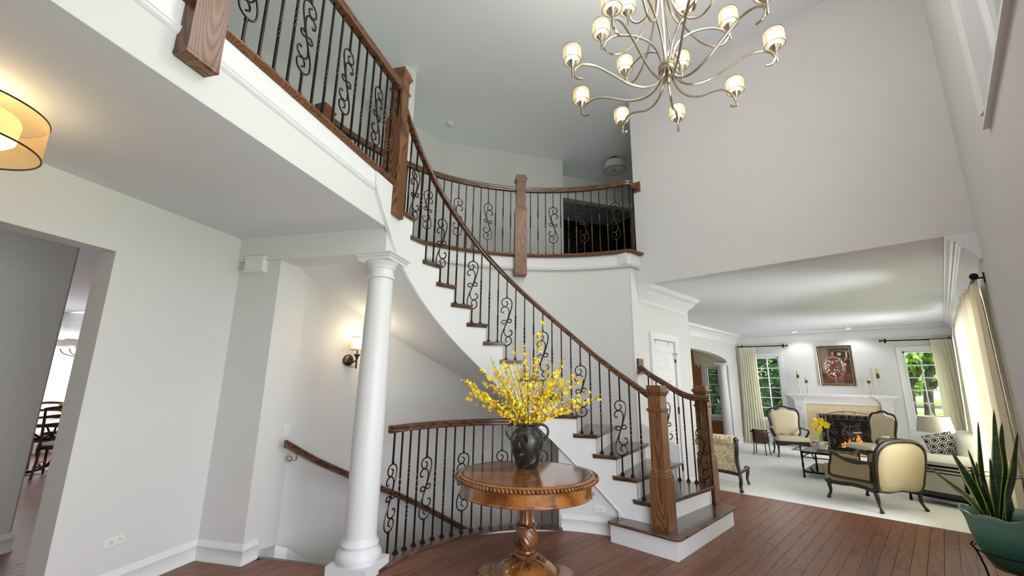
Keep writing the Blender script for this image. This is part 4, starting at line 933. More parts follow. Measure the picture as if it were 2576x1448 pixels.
for k, (a, L, dep) in enumerate(BR):
    br_ = thing('forsythia_branch', 'bare twig with yellow forsythia blossoms standing in the black vase', 'flower', tuple(VC+Vector((0, 0, .34))), 0, 'yellow forsythia branches in the vase')
    A_ = RD(a); base_ = VC+right*(fr_.uniform(-.03, .03)+.022*sin(A_))+fwd*fr_.uniform(-.025, .025)+Vector((0, 0, .29))
    d = (right*sin(A_)+Vector((0, 0, cos(A_)*.98+.08))+fwd*dep*.7).normalized()
    P = [base_]; q = base_.copy(); dd = (d*.5+Vector((0, 0, .6))+right*sin(A_)*.2).normalized()
    for j in range(10):
        dd = (dd*.72+d*.28+Vector((fr_.uniform(-.07, .07), fr_.uniform(-.07, .07), fr_.uniform(-.05, .05)))).normalized(); q = q+dd*(L+.09)/10; P.append(q.copy())
    for p in P: p.z = max(p.z, TZ+.335)
    m = MB(); m.tube(P, [lerp(.0026, .0008, j/10) for j in range(11)], 4)
    tips = []
    for j in range(3, 10):
        if fr_.random() < .8:
            s0 = P[j]; sd = Vector((fr_.uniform(-1, 1), fr_.uniform(-1, 1), fr_.uniform(-.3, 1))).normalized()*.6+d*.7; l_ = fr_.uniform(.03, .11)*(1.1-j/14)
            e0 = s0+sd*l_*.5; e1 = s0+sd*l_; m.tube([s0, e0, e1], [.0012, .001, .0006], 3); tips += [e0, e1]
    m.obj('stem', TWIG, br_)
    m = MB()
    pts = []
    for j in range(2, 11):
        for r_ in range(3 if j < 8 else 2):
            pts.append(lerp(P[j-1], P[j], fr_.random())+Vector((fr_.uniform(-.012, .012), fr_.uniform(-.012, .012), fr_.uniform(-.012, .012))))
    for p in pts+tips:
        if fr_.random() < .82: blossom(m, p, fr_.uniform(.012, .020), fr_, 0 if fr_.random() < .8 else 1)
    m.obj('blossoms', [YEL, YEL2], br_, kind='stuff')
# ================================================================== living room: fireplace
FY = YB
fp = thing('fireplace', 'white mantel fireplace with cream marble surround', 'fireplace', (-1.70, FY-.15, 0))
m = MB()   # shelf with breakfronts, following the plan outline with mitres
def shelf_path(o): return [(-2.60-o, FY, 0), (-2.60-o, FY-.19-o, 0), (-2.40+o, FY-.19-o, 0), (-2.40+o, FY-.14-o, 0), (-1.00-o, FY-.14-o, 0), (-1.00-o, FY-.19-o, 0), (-.80+o, FY-.19-o, 0), (-.80+o, FY, 0)]
R = []
for o, z in ((.0, 1.03), (.006, 1.035), (.006, 1.05), (.0, 1.055), (.0, 1.10), (.012, 1.11), (.025, 1.14), (.055, 1.175), (.085, 1.20), (.09, 1.215), (.115, 1.22), (.12, 1.235), (.12, 1.255), (.11, 1.262)):
    R.append([Vector((x, y, z)) for x, y, _ in shelf_path(min(o, .12))])
m.loft(R); m.obj('mantel_shelf', TRIM, fp, 0)
for x0, x1 in ((-2.595, -2.405), (-.995, -.805)):
    m = MB(); m.b2((x0, FY-.18, 0), (x1, FY, 1.03)); m.b2((x0-.012, FY-.195, 0), (x1+.012, FY, .15)); m.b2((x0-.006, FY-.19, .80), (x1+.006, FY, .815)); o = m.obj('pilaster', TRIM, fp)
    for k in range(5):
        xx = lerp(x0+.03, x1-.03, k/4); q = MB(); q.lathe([(.011, .20), (.011, .76)], (xx, FY-.181, 0), 8); q.obj('flute', TRIM, o, 50)
    q = MB(); c = Vector(((x0+x1)/2, FY-.183, .92))
    for k in range(9): q.ell(c+Vector((.045*cos(2*pi*k/9), -.004, .055*sin(2*pi*k/9))), (.022, .010, .012), 2, 8, 5, Matrix.Rotation(-2*pi*k/9, 3, 'Y'))
    q.ell(c, (.016, .012, .016), 2, 8, 5); q.obj('carved_rosette', TRIM, o, 60)
# marble slabs of the surround, one by one
for x0, x1, z0, z1 in ((-2.405, -2.16, 0, .50), (-2.405, -2.16, .502, 1.03), (-1.24, -.995, 0, .50), (-1.24, -.995, .502, 1.03), (-2.158, -1.86, .80, 1.03), (-1.858, -1.55, .80, 1.03), (-1.548, -1.242, .80, 1.03)):
    m = MB(); m.b2((x0+.001, FY-.10, z0+.001), (x1-.001, FY-.02, z1-.001)); m.obj('marble_slab', MARBLE, fp)
m = MB(); m.b2((-2.16, FY-.02, 0), (-1.24, FY-.004, .80)); m.obj('firebox_back', FIREB, fp)
for x0, x1, y0, y1 in ((-2.62, -2.0, 11.95, 12.45), (-2.0, -1.4, 11.95, 12.45), (-1.4, -.78, 11.95, 12.45)):
    m = MB(); m.b2((x0+.001, y0, .0045), (x1-.001, y1, .016)); m.obj('hearth_slab', MARBLE, fp)
m = MB(); m.sweep([(-2.62, 12.45, 0), (-2.62, 11.95, 0), (-.78, 11.95, 0), (-.78, 12.45, 0)][::-1], [(0, .0), (0, .018), (-.0, .02), (-.05, .02), (-.06, .005)][::1]); m.obj('hearth_border', OAKH, fp)
m = MB(); m.b2((-2.62, 12.30, .02), (-2.16, 12.36, .03)) if False else None
# logs and flames in front of the back, inside the opening
fi = thing('gas_fire', 'glowing log fire behind the iron screen', 'fire', (-1.55, FY-.06, .02))
lg = mat('charred_log', (.05, .03, .02), .9)
for k, (x, z, a) in enumerate(((-1.62, .10, .2), (-1.45, .13, -.35), (-1.53, .20, .5), (-1.70, .07, -.1))):
    m = MB(); d = Vector((cos(a)*.20, 0, sin(a)*.10)); c = Vector((x, FY-.055, z)); m.tube([c-d, c, c+d], [.03, .034, .028], 8); m.obj('log', lg, fi, 40)
FL = emit('flame_orange', (1, .26, .03), 1.6); FL2 = emit('ember_red', (1, .10, .03), 1.2)
rf_ = random.Random(5)
for k in range(11):
    x = lerp(-1.80, -1.28, k/10)+rf_.uniform(-.02, .02); h = (.08+.26*math.exp(-((x+1.52)/.16)**2))*rf_.uniform(.7, 1.1); m = MB(); w = rf_.uniform(.025, .045)
    P = [Vector((x+.02*sin(t*4+k), FY-.09, .10+h*t)) for t in [j/6 for j in range(7)]]; m.tube(P, [w*.6, w, w*1.05, w*.8, w*.5, w*.25, .003], 7); m.obj('flame', FL, fi, 50)
m = MB()
for k in range(16): m.ell((lerp(-1.86, -1.22, k/15), FY-.10+rf_.uniform(-.01, .01), .06+rf_.uniform(-.02, .03)), (.03, .02, .02), 2, 7, 5)
m.obj('embers', FL2, fi, 50, kind='stuff')
plight('fire_glow', (-1.53, FY-.16, .3), 2.0, (1, .4, .12), .1)
# three-fold iron screen
SCRI = metal('screen_iron', (.16, .14, .12), .45)
scn = thing('fireplace_screen', 'folding black iron fireplace screen with scrolls and arched top', 'fire screen', (-1.70, 12.15, .02))
def scroll(P, r, parent_mb, o, ex, n=4): parent_mb.tube(catmull([o+ex*a+Vector((0, 0, b)) for a, b in P], n), r, 5)
def spiral(cx, cz, r, t0, t1, k=.16, n=16): return [(cx+r*math.exp(-k*abs(t))*cos(t0+(t1/abs(t1))*t), cz+r*math.exp(-k*abs(t))*sin(t0+(t1/abs(t1))*t)) for t in [abs(t1)*i/n for i in range(n+1)]]
def screen_panel(x0, y0, x1, y1, arch):
    o = Vector((x0, y0, .03)); ex = Vector((x1-x0, y1-y0, 0)); Wd = ex.length; ex.normalize(); pn = MB(); Hh = .80; b = .008
    m = MB(); top = [(Wd*t, Hh+(arch*sin(pi*t) if arch else 0)) for t in [j/10 for j in range(11)]]
    m.tube([o+ex*a+Vector((0, 0, c)) for a, c in [(0, 0)]+top+[(Wd, 0)]], b, 6); m.tube([o, o+ex*Wd], b, 6)
    m.tube([o+Vector((0, 0, Hh-.10)), o+ex*Wd+Vector((0, 0, Hh-.10))], .005, 5)
    if arch:
        m.tube([o+ex*Wd*.0+Vector((0, 0, Hh)), o+ex*Wd+Vector((0, 0, Hh))], .005, 5)
        m.tube([o+ex*(Wd/2+.17*cos(2*pi*j/24))+Vector((0, 0, .40+.17*sin(2*pi*j/24))) for j in range(25)], .007, 6)
    fo = m.obj('screen_frame', SCRI, scn, 50)
    m = MB()
    if arch:
        for s in (-1, 1):
            for cx, cz, r, t0, t1 in ((.10, .40, .07, 0, 9), (.30, .42, .08, 2, -9), (.34, .62, .075, 4, 8), (.12, .60, .06, 1, -9), (.38, .20, .09, 1, 9), (.20, .13, .075, 3, -9), (.42, .44, .05, 0, 8), (.06, .75, .045, 0, 8), (.20, .755, .045, 3, -8), (.34, .75, .045, 0, 8), (.10, .84, .04, 0, 8)):
                scroll(spiral(Wd/2+s*cx, cz, r, t0 if s > 0 else pi-t0, t1*s), .0055, m, o, ex, 1)
        for k in range(8): a = 2*pi*k/8; scroll([(Wd/2, .40), (Wd/2+.08*cos(a+.5), .40+.08*sin(a+.5)), (Wd/2+.17*cos(a), .40+.17*sin(a))], .005, m, o, ex)
        scroll([(Wd/2-.30, .10), (Wd/2-.10, .16), (Wd/2, .08), (Wd/2+.10, .16), (Wd/2+.30, .10)], .008, m, o, ex)
    else:
        for cx, cz, r, t0, t1 in ((.5, .14, .30, 0, 9), (.5, .34, .34, 3, -9), (.45, .55, .26, 1, 9), (.55, .66, .2, 4, -8), (.3, .76, .16, 1, 8), (.7, .76, .16, 3, -8)):
            scroll(spiral(Wd*cx, cz, r*Wd, t0, t1), .0055, m, o, ex, 1)
    m.obj('scrollwork', SCRI, scn, 60)
    m = MB(); m.add([o+ex*.01+Vector((0, 0, .01)), o+ex*(Wd-.01)+Vector((0, 0, .01)), o+ex*(Wd-.01)+Vector((0, 0, Hh-.01)), o+ex*.01+Vector((0, 0, Hh-.01))], [(0, 1, 2, 3)]); m.obj('mesh', sheer_mesh, scn)
sheer_mesh = bpy.data.materials.new('spark_mesh'); sheer_mesh.use_nodes = True; t_ = sheer_mesh.node_tree; t_.nodes.clear()
a_ = t_.nodes.new('ShaderNodeBsdfTransparent'); b_ = t_.nodes.new('ShaderNodeBsdfDiffuse'); b_.inputs[0].default_value = (.01, .01, .01, 1); c_ = t_.nodes.new('ShaderNodeMixShader'); c_.inputs[0].default_value = .45; o_ = t_.nodes.new('ShaderNodeOutputMaterial')
t_.links.new(a_.outputs[0], c_.inputs[1]); t_.links.new(b_.outputs[0], c_.inputs[2]); t_.links.new(c_.outputs[0], o_.inputs[0])
screen_panel(-2.13, 12.02, -1.99, 12.14, 0); screen_panel(-1.98, 12.145, -1.12, 12.145, .07); screen_panel(-1.11, 12.14, -.97, 12.02, 0)
# ---- painting of pouring wine
pt = thing('painting', 'framed painting of red wine pouring into a glass over the mantel', 'painting', (-1.712, FY, 1.447)); PX0, PX1, PZ0, PZ1 = -2.052, -1.372, 1.447, 2.376
def pq(x, z, d): return Vector((lerp(PX0, PX1, x), FY-.012-d, lerp(PZ0, PZ1, z)))
FR = metal('champagne_frame', (.42, .34, .22), .35); FRD = mat('frame_black', (.02, .015, .012), .4)
for nm, a, b, d, mt in (('frame_rim', 0, .022, .034, FR), ('frame', .018, .050, .026, FRD), ('frame_liner', .045, .085, .018, FR)):
    m = MB(); R = []
    for (x, z) in ((0, 0), (0, 1), (1, 1), (1, 0), (0, 0)):
        sx, sz_ = (1 if x == 0 else -1), (1 if z == 0 else -1); R.append([pq(x+sx*q, z+sz_*q*.73, dd) for q, dd in ((a, 0), (a, d), (b, d*.8), (b, 0))])
    m.loft(R, caps=False); m.obj(nm, mt, pt)
cvm = mat('canvas_brown', (.12, .06, .035), .5); t_ = NT(cvm); nz = t_.n('ShaderNodeTexNoise', Scale=2.2, Detail=3.0, Distortion=1.0); t_.l(t_.coord((1, 1, .7), (0, .5, 0)), nz.inputs['Vector']); t_.l(t_.ramp(nz.outputs[0], [(.35, (.035, .016, .010)), (.5, (.13, .055, .03)), (.66, (.34, .25, .19))]), t_.b.inputs['Base Color'])
def flat(nm, pts, d, mt, par): m = MB(); m.add([pq(x, z, d) for x, z in pts], [tuple(range(len(pts)))]); return m.obj(nm, mt, par)
cv = flat('canvas', [(.08, .06), (.92, .06), (.92, .94), (.08, .94)], .006, cvm, pt)
C = lambda n, c, r=.5: mat(n, c, r)
ell2 = lambda cx, cz, rx, rz, a0=0, a1=2*pi, n=24: [(cx+rx*cos(lerp(a0, a1, i/n)), cz+rz*sin(lerp(a0, a1, i/n))) for i in range(n+(0 if abs(a1-a0-2*pi) < .01 else 1))]
flat('painted_wall_glow', [(.10, .35), (.26, .30), (.34, .90), (.10, .92)], .0064, C('p_taupe', (.16, .125, .10)), cv)
flat('painted_dark', [(.72, .40), (.91, .30), (.91, .93), (.66, .93)], .0064, C('p_dark', (.03, .018, .014)), cv)
flat('painted_wine_rear', ell2(.80, .42, .12, .12), .0067, C('p_wine2', (.09, .01, .008)), cv)
flat('painted_glass', ell2(.45, .46, .31, .27), .0070, C('p_glass', (.095, .062, .045)), cv)
m = MB(); RG_ = [pq(x, z, .0073) for x, z in ell2(.45, .46, .31, .27)]; m.tube(RG_+[RG_[0]], .0035, 5, caps=False); RG_ = [pq(x, z, .0080) for x, z in ell2(.45, .66, .20, .05)]; m.tube(RG_+[RG_[0]], .003, 5, caps=False); m.obj('painted_rim', C('p_rim', (.50, .42, .33)), cv)
for k_, (a_, b_) in enumerate(((2.5, 3.5), (2.6, 3.3), (-.4, .5))): flat('painted_sheen', ell2(.45, .46, .275-.05*k_ if k_ < 2 else .27, .24-.04*k_ if k_ < 2 else .23, a_, b_, 8)+ell2(.45, .46, .25-.05*k_ if k_ < 2 else .235, .22-.04*k_ if k_ < 2 else .20, b_, a_, 8), .0076+.0001*k_, C('p_sheen%d' % k_, (.55, .45, .34)), cv)
flat('painted_wine', ell2(.45, .36, .265, .165, pi, 2*pi)+[(.60, .335), (.45, .32), (.30, .335)], .0074, C('p_wine', (.16, .008, .006)), cv)
flat('painted_stream', [(.40, .42), (.45, .42), (.47, .60), (.45, .73), (.50, .80), (.44, .83), (.38, .72), (.39, .58)], .0078, C('p_wine3', (.20, .012, .008)), cv)
flat('painted_bottle_edge', [(.41, .80), (.49, .895), (.92, .86), (.92, .64), (.52, .705), (.45, .73)], .0080, C('p_edge', (.17, .11, .075)), cv)
flat('painted_bottle', [(.42, .80), (.50, .88), (.92, .84), (.92, .66), (.52, .72), (.46, .74)], .0082, C('p_bottle', (.02, .012, .010)), cv)
flat('painted_bottle_mouth', ell2(.455, .80, .035, .055), .0084, C('p_mouth', (.28, .16, .10)), cv)
flat('painted_label', [(.58, .755), (.68, .745), (.70, .815), (.60, .83)], .0086, C('p_gold', (.50, .28, .10)), cv)
flat('painted_band', [(.80, .69), (.85, .683), (.87, .843), (.82, .85)], .0086, C('p_gold2', (.45, .27, .10)), cv)
flat('painted_stem', [(.435, .06), (.465, .06), (.46, .20), (.44, .20)], .0078, C('p_grey', (.30, .22, .17)), cv)
WH = C('p_white', (.82, .74, .60)); rp = random.Random(9)
for k in range(70):
    a, q = rp.uniform(0, 6.28), rp.uniform(.25, .98)
    cx, cz = .45+.29*q*cos(a), .47+.25*q*sin(a)
    if k < 12: cx, cz = rp.uniform(.66, .84), rp.uniform(.52, .66)
    elif k < 40: a = rp.choice((rp.uniform(2.3, 4.2), rp.uniform(-1.0, 1.0))); cx, cz = .45+.29*rp.uniform(.75, 1)*cos(a), .47+.25*sin(a)
    flat('painted_highlight', ell2(cx, cz, rp.uniform(.006, .022), rp.uniform(.006, .034), n=7), .0088+.00002*k, WH if rp.random() < .7 else C('p_amber%d' % k, (.5, .25, .1)), cv)
# ---- candle holders
WAX = mat('candle_wax_gold', (.66, .50, .16), .5); WAXD = mat('candle_wax_dark', (.06, .05, .035), .5)
def candle(lab, x, h, ch_, glow=0):
    t = thing('candle_holder', lab, 'candle holder', (x, FY-.20, 1.263)); c = Vector((x, FY-.20, 1.263)); m = MB(); n = 26
    m.lathe([(.045, 0), (.045, .006), (.02, .014), (.010, .03)]+[(.011+.004*sin(j*1.6), lerp(.03, h-.02, j/n)) for j in range(n)]+[(.016, h-.015), (.038, h-.006), (.040, h)], c, 14); m.obj('stem', PEWTER, t, 40)
    m = MB(); m.lathe([(.027, h+.001), (.029, h+.004), (.029, h+ch_*.5), (.001, h+ch_*.5)], c, 16); o = m.obj('candle', WAXD, t, 40)
    m = MB(); m.lathe([(.029, h+ch_*.5), (.029, h+ch_), (.006, h+ch_-.004), (.002, h+ch_+.012)], c, 16); m.obj('candle_top', WAX, o, 40)
candle('taller twisted silver candle holder at the left end of the mantel', -2.46, .37, .15)
candle('shorter twisted silver candle holder at the left end of the mantel', -2.30, .25, .13)
candle('shorter twisted silver candle holder at the right end of the mantel', -1.14, .25, .12)
candle('taller silver candle holder with bright yellow candle, right end of the mantel', -.97, .36, .21)
# ---- ceiling spots
for x, lab in ((-2.38, 'white eyeball ceiling spot left of the painting'), (-1.34, 'white eyeball ceiling spot right of the painting')):
    t = thing('ceiling_spot', lab, 'ceiling light', (x, 12.15, ZC-.03)); c = Vector((x, 12.15, 0))
    m = MB(); m.lathe([(.085, ZC-.001), (.088, ZC-.006), (.07, ZC-.012), (.062, ZC-.03), (.045, ZC-.04), (.044, ZC-.03)], c, 24); m.obj('ring', TRIM, t, 40)
    m = MB(); m.lathe([(.001, ZC-.032), (.044, ZC-.031)], c, 20); m.obj('lamp', SPOTE, t)
    l = bpy.data.lights.new('spot', 'SPOT'); l.energy = 8; l.spot_size = RD(120); l.spot_blend = .6; l.shadow_soft_size = .04; o = bpy.data.objects.new('spot', l); COL.objects.link(o); o.location = (x, 12.15, ZC-.06); o.rotation_euler = (RD(12), 0, 0)
# ================================================================== curtains
def curtain(name, lab, p0, p1, z0, z1, matl, waves, amp=.035, gather=.75, sway=(0, 0), flare=1.15, seed=1, ret=0):
    """cloth hung from p0 to p1 in the plan; pinch-pleated head, folds opening downward"""
    rn = random.Random(seed); p0, p1 = Vector((*p0, 0)), Vector((*p1, 0)); L = (p1-p0).length; t = (p1-p0)/L; nr = Vector((-t.y, t.x, 0)); n = waves*10; ph = [rn.uniform(-.5, .5) for _ in range(waves+2)]
    rows = []
    for j in range(15):
        v = j/14; z = lerp(z1, z0, v); k = lerp(gather, 1, min(1, v*1.3)) if v > .05 else gather; R = []
        for i in range(n+1):
            u = i/n; w = u*waves; f = sin(2*pi*w+ph[int(w)]*v*1.5)*(.55+.45*v)+.35*sin(4*pi*w+1+v*2)*max(0, .4-v)
            c = p0+t*(L*(.5+(u-.5)*lerp(1, flare, v*v)))+nr*(amp*f*(.35 if v < .03 else 1))+Vector((sway[0], sway[1], 0))*v*v
            c.z = z+.012*rn.uniform(-1, 1)*(v > .98); R.append(c)
        rows.append(R)
    T = thing(name, lab, 'curtain', tuple((p0+p1)/2+Vector((0, 0, z0))))
    m = MB(); m.loft(rows, closed=False, caps=False); m.obj('panel', matl, T, 70)
    m = MB()
    m.obj('header', matl, T) if False else None
    return T
def rod(lab, a, b, r=.012, finials=(1, 1), wall=None, brackets=()):
    a, b = Vector(a), Vector(b); t = thing('curtain_rod', lab, 'curtain rod', tuple(a)); d = (b-a).normalized()
    m = MB(); m.tube([a, b], r, 8); m.obj('pole', BLACKIRON, t, 50)
    for e, s, f in ((a, -1, finials[0]), (b, 1, finials[1])):
        if f: m = MB(); m.tube([e, e+d*s*.012, e+d*s*.014, e+d*s*.035, e+d*s*.04], [r, r, r*2.1, r*2.1, r*1.4], 10); m.obj('finial', BLACKIRON, t, 40)
    for f in brackets:
        c = lerp(a, b, f); w = Vector(wall); m = MB(); m.tube([c, c+w], .007, 6); q = c+w; m.box(q-w.normalized()*.003, (.035 if abs(w.x) < .01 else .006, .035 if abs(w.y) < .01 else .006, .09)); m.obj('bracket', BLACKIRON, t, 30)
    return t
rod('short black curtain rod over the window left of the fireplace', (-3.74, FY-.07, 2.438), (-2.66, FY-.07, 2.425), wall=(0, .07, 0), brackets=(.04, .93))
rod('long black curtain rod over the window right of the fireplace', (-.82, FY-.07, 2.436), (.30, FY-.07, 2.42), wall=(0, .07, 0), brackets=(.05, .95))
curtain('curtain', 'cream-green curtain left of the fireplace window, by the corner', (-3.76, FY-.09), (-3.36, FY-.09), .012, 2.42, CURTG, 8, .03, seed=3, sway=(.02, -.08), flare=1.35)
curtain('curtain', 'cream curtain on the rod right of the fireplace window', (-.05, FY-.09), (.27, FY-.09), .012, 2.42, CURTG, 6, .03, seed=4, flare=1.25)
rod('near black curtain rod along the front wall, round finial toward the hall', (.325, 5.30, 2.375), (.325, 8.92, 2.40), .014, wall=(.066, 0, 0), brackets=(.02, .985))
rod('far black curtain rod along the front wall', (.325, 9.16, 2.40), (.325, 12.1, 2.42), .014, wall=(.066, 0, 0), brackets=(.02, .97))
curtain('curtain', 'nearest peach-cream curtain beside the window trim on the front wall', (.345, 5.33), (.255, 6.30), .012, 2.36, CURTP, 4, .05, seed=5, flare=1.05, sway=(-.02, 0))
curtain('curtain', 'cream-green curtain at the far end of the near rod', (.28, 7.0), (.27, 8.88), .012, 2.385, CURTG, 9, .075, seed=6, flare=1.2)
curtain('curtain', 'cream-green curtain at the near end of the far rod', (.265, 9.20), (.265, 10.2), .012, 2.39, CURTG, 6, .075, seed=7, flare=1.25, sway=(-.05, 0))
curtain('curtain', 'white-lit curtain at the far end of the far rod', (.29, 11.35), (.29, 12.0), .012, 2.40, CURTG, 6, .045, seed=8, flare=1.2)
# ---- valance and window beyond the arch
va = thing('valance', 'fringed green swag valance over the window beyond the arch', 'valance', (-4.45, FY-.1, 2.0))
m = MB(); rows = []
for j in range(11):
    v = j/10; rows.append([Vector((lerp(-4.95, -3.9, u), FY-.08-.05*sin(pi*v)-.018*sin(v*26), 2.46-(.36+.18*sin(pi*min(1, u*1.05)))*v)) for u in [i/24 for i in range(25)]])
m.loft(rows, closed=False, caps=False); m.obj('swag', CURTG, va, 70)
m = MB()
for i in range(60):
    u = i/59; x = lerp(-4.95, -3.9, u); z = 2.46-(.36+.18*sin(pi*min(1, u*1.05))); m.tube([(x, FY-.085, z), (x, FY-.085, z-.06)], [.005, .008], 4)
m.obj('fringe', CURTP, va, kind='stuff')
m = MB(); P = [(0, 0), (.05, -.55), (.10, -.50), (.15, -.62), (.20, -.42), (.17, 0)]
m.plate([(-4.99+a, 2.52+b) for a, b in P], (0, FY-.10, 0), (1, 0, 0), (0, 0, 1), (0, -.02, 0)); m.obj('jabot', CURTP, va)
# dark media cabinet beyond the arch
mc = thing('media_cabinet', 'dark low cabinet with an orange-brown wooden top beyond the arch', 'cabinet', (-5.1, FY-.35, 0))
m = MB(); m.b2((-5.9, FY-.60, .25), (-4.85, FY-.05, .92)); m.obj('body', FIREB, mc)
m = MB(); m.bbox((-5.37, FY-.33, .945), (1.14, .60, .05), .01); m.obj('top', CHERRY, mc)
m = MB(); m.bbox((-5.37, FY-.33, .20), (1.14, .60, .10), .01); m.obj('base_shelf', CHERRY, mc)
for x in (-5.88, -4.87): m = MB(); m.b2((x-.02, FY-.61, 0), (x+.02, FY-.57, .92)); m.obj('leg', CHERRY, mc)
# ================================================================== French chairs
def shield(w, h, top=.06, bot=.05, waist=.06, n=10):
    """scalloped outline of a Louis XV back, counter-clockwise, centred on x"""
    P = [(0, h), (-w*.20, h-.006), (-w*.42, h-.034), (-w*.62, h-.040), (-w*.84, h-.060), (-w*.97, h-.12), (-w*.985, h-.20), (-w*.93, h*.50), (-w*.90, h*.35), (-w*.93, h*.20), (-w*.88, h*.07), (-w*.66, -.004), (-w*.40, .022), (-w*.18, .006), (0, -.014)]
    P = [(a*1.0, b) for a, b in P]; full = P+[(-a, b) for a, b in reversed(P[1:-1])]
    Q = [Vector((a, b, 0)) for a, b in full]; Q = Q[-2:]+Q+Q[:3]; o = []
    for i in range(2, len(Q)-3):
        a, b, c, d = Q[i-1:i+3]
        for k in range(3):
            t = k/3; v = .5*((2*b)+(c-a)*t+(2*a-5*b+4*c-d)*t*t+(3*b-a-3*c+d)*t**3); o.append((v.x, v.y))
    return o
def cabriole(mb, top, foot, out, n=9, s=1.0):
    """curved leg from top to foot, bulging along 'out'"""
    top, foot, out = Vector(top), Vector(foot), Vector(out); P = []; R = []
    for i in range(n):
        t = i/(n-1); q = lerp(top, foot, t); b = .030*sin(pi*min(1, t*1.5))*(1-t)-.008*sin(pi*t)*t+.016*t**4; P.append(q+out*b*s); R.append(lerp(.026, .013, min(1, t*1.25))*s if t < .88 else .017*s)
    mb.tube(P, R, 8)
def open_armchair(lab, loc, rz, rake=.13):
    t = thing('armchair', lab, 'armchair', loc, rz, None); Wd, Dp, SH = .60, .50, .30
    # seat
    m = MB(); O = [(-.29, .25), (-.31, .10), (-.25, -.24), (-.10, -.255), (.10, -.255), (.25, -.24), (.31, .10), (.29, .25), (.14, .285), (0, .30), (-.14, .285)]
    OC = [(v.x, v.y) for v in catmull([Vector((a, b, 0)) for a, b in O]+[Vector((O[0][0], O[0][1], 0))], 3)][:-1]
    m.dome(OC, (0, 0, SH), (1, 0, 0), (0, 1, 0), (0, 0, .105), ((.97, 0), (1, .3), (.985, .62), (.9, .85), (.65, .98), (.3, 1.0))); m.obj('seat', IVORY, t, 50, world=False)
    m = MB(); R = []; n = len(OC)
    for i, (x, y) in enumerate(OC):
        a = math.atan2(y, x); dz = .015*cos(a*4); R.append((x, y, dz))
    rings = [[Vector((x*k, y*k, SH+z+(dz if z < -.02 else 0))) for x, y, dz in R] for k, z in ((.96, .02), (1.015, .015), (1.02, -.02), (1.0, -.055), (.95, -.06), (.93, -.02))]
    m.loft(rings, caps=False); m.obj('seat_rail', EBONY, t, 50, world=False)
    for x, y, fx, fy in ((-.27, .25, -.30, .28), (.27, .25, .30, .28), (-.23, -.23, -.25, -.29), (.23, -.23, .25, -.29)):
        m = MB(); cabriole(m, (x, y, SH-.01), (fx, fy, .018), (math.copysign(.6, x), math.copysign(.8, y), 0)); m.ell((fx+math.copysign(.012, x), fy+math.copysign(.012, y), .016), (.022, .022, .016), 2, 8, 5); m.obj('leg', EBONY, t, 50, world=False)
    # back
    sh = shield(.30, .60); o = Vector((0, -.235, SH+.085)); ez = Vector((0, -sin(rake), cos(rake))); ny = Vector((0, cos(rake), sin(rake)))
    m = MB(); m.dome(sh, o, (.92, 0, 0), ez*.93, ny*.045, ((1, -.3), (1, .3), (.93, .75), (.7, .98), (.3, 1.0))); m.obj('backrest', IVORY, t, 50, world=False)
    m = MB(); m.dome([(a, b) for a, b in sh], o-ny*.02, (-.92, 0, 0), ez*.93, -ny*.015); m.obj('outside_back', IVORY, t, 50, world=False)
    m = MB(); P = [o+Vector((a, 0, 0))+ez*(b-.01 if b < .05 else b+.006) for a, b in sh]; m.tube(P+[P[0]], .021, 8, caps=False)
    for s in (-1, 1): m.tube([Vector((s*.235, -.23, SH-.02)), Vector((s*.245, -.232, SH+.08)), o+Vector((s*.25, 0, 0))+ez*.06], .022, 8)
    for k in range(5): m.ell(o+ez*(.60+.004*(2-abs(k-2)))+Vector((.022*(k-2), 0, 0)), (.016, .014, .013), 2, 8, 5)
    m.obj('back_frame', EBONY, t, 60, world=False)
    for s in (-1, 1):
        m = MB(); P = catmull([o+Vector((s*.265, 0, 0))+ez*.17, (s*.30, -.10, SH+.245), (s*.325, .04, SH+.235), (s*.33, .115, SH+.215), (s*.315, .13, SH+.17), (s*.275, .06, SH+.07), (s*.275, .05, SH+.0)], 4)
        m.tube(P, [lerp(.016, .020, min(1, i/12)) for i in range(len(P))], 8); a = m.obj('arm', EBONY, t, 60, world=False)
        m = MB(); m.ell((s*.312, -.03, SH+.262), (.026, .085, .018), 2.6, 12, 6); m.obj('arm_pad', IVORY, t, 60, world=False)
    return t
def face(dx, dy): return math.atan2(-dx, dy)
open_armchair('open armchair with ivory striped seat between the side table and the mantel', (-2.46, 10.90, .004), face(.45, -.89))
open_armchair('open armchair with ivory striped seat in front of the fire screen', (-1.10, 10.62, .004), face(-.72, -.69))
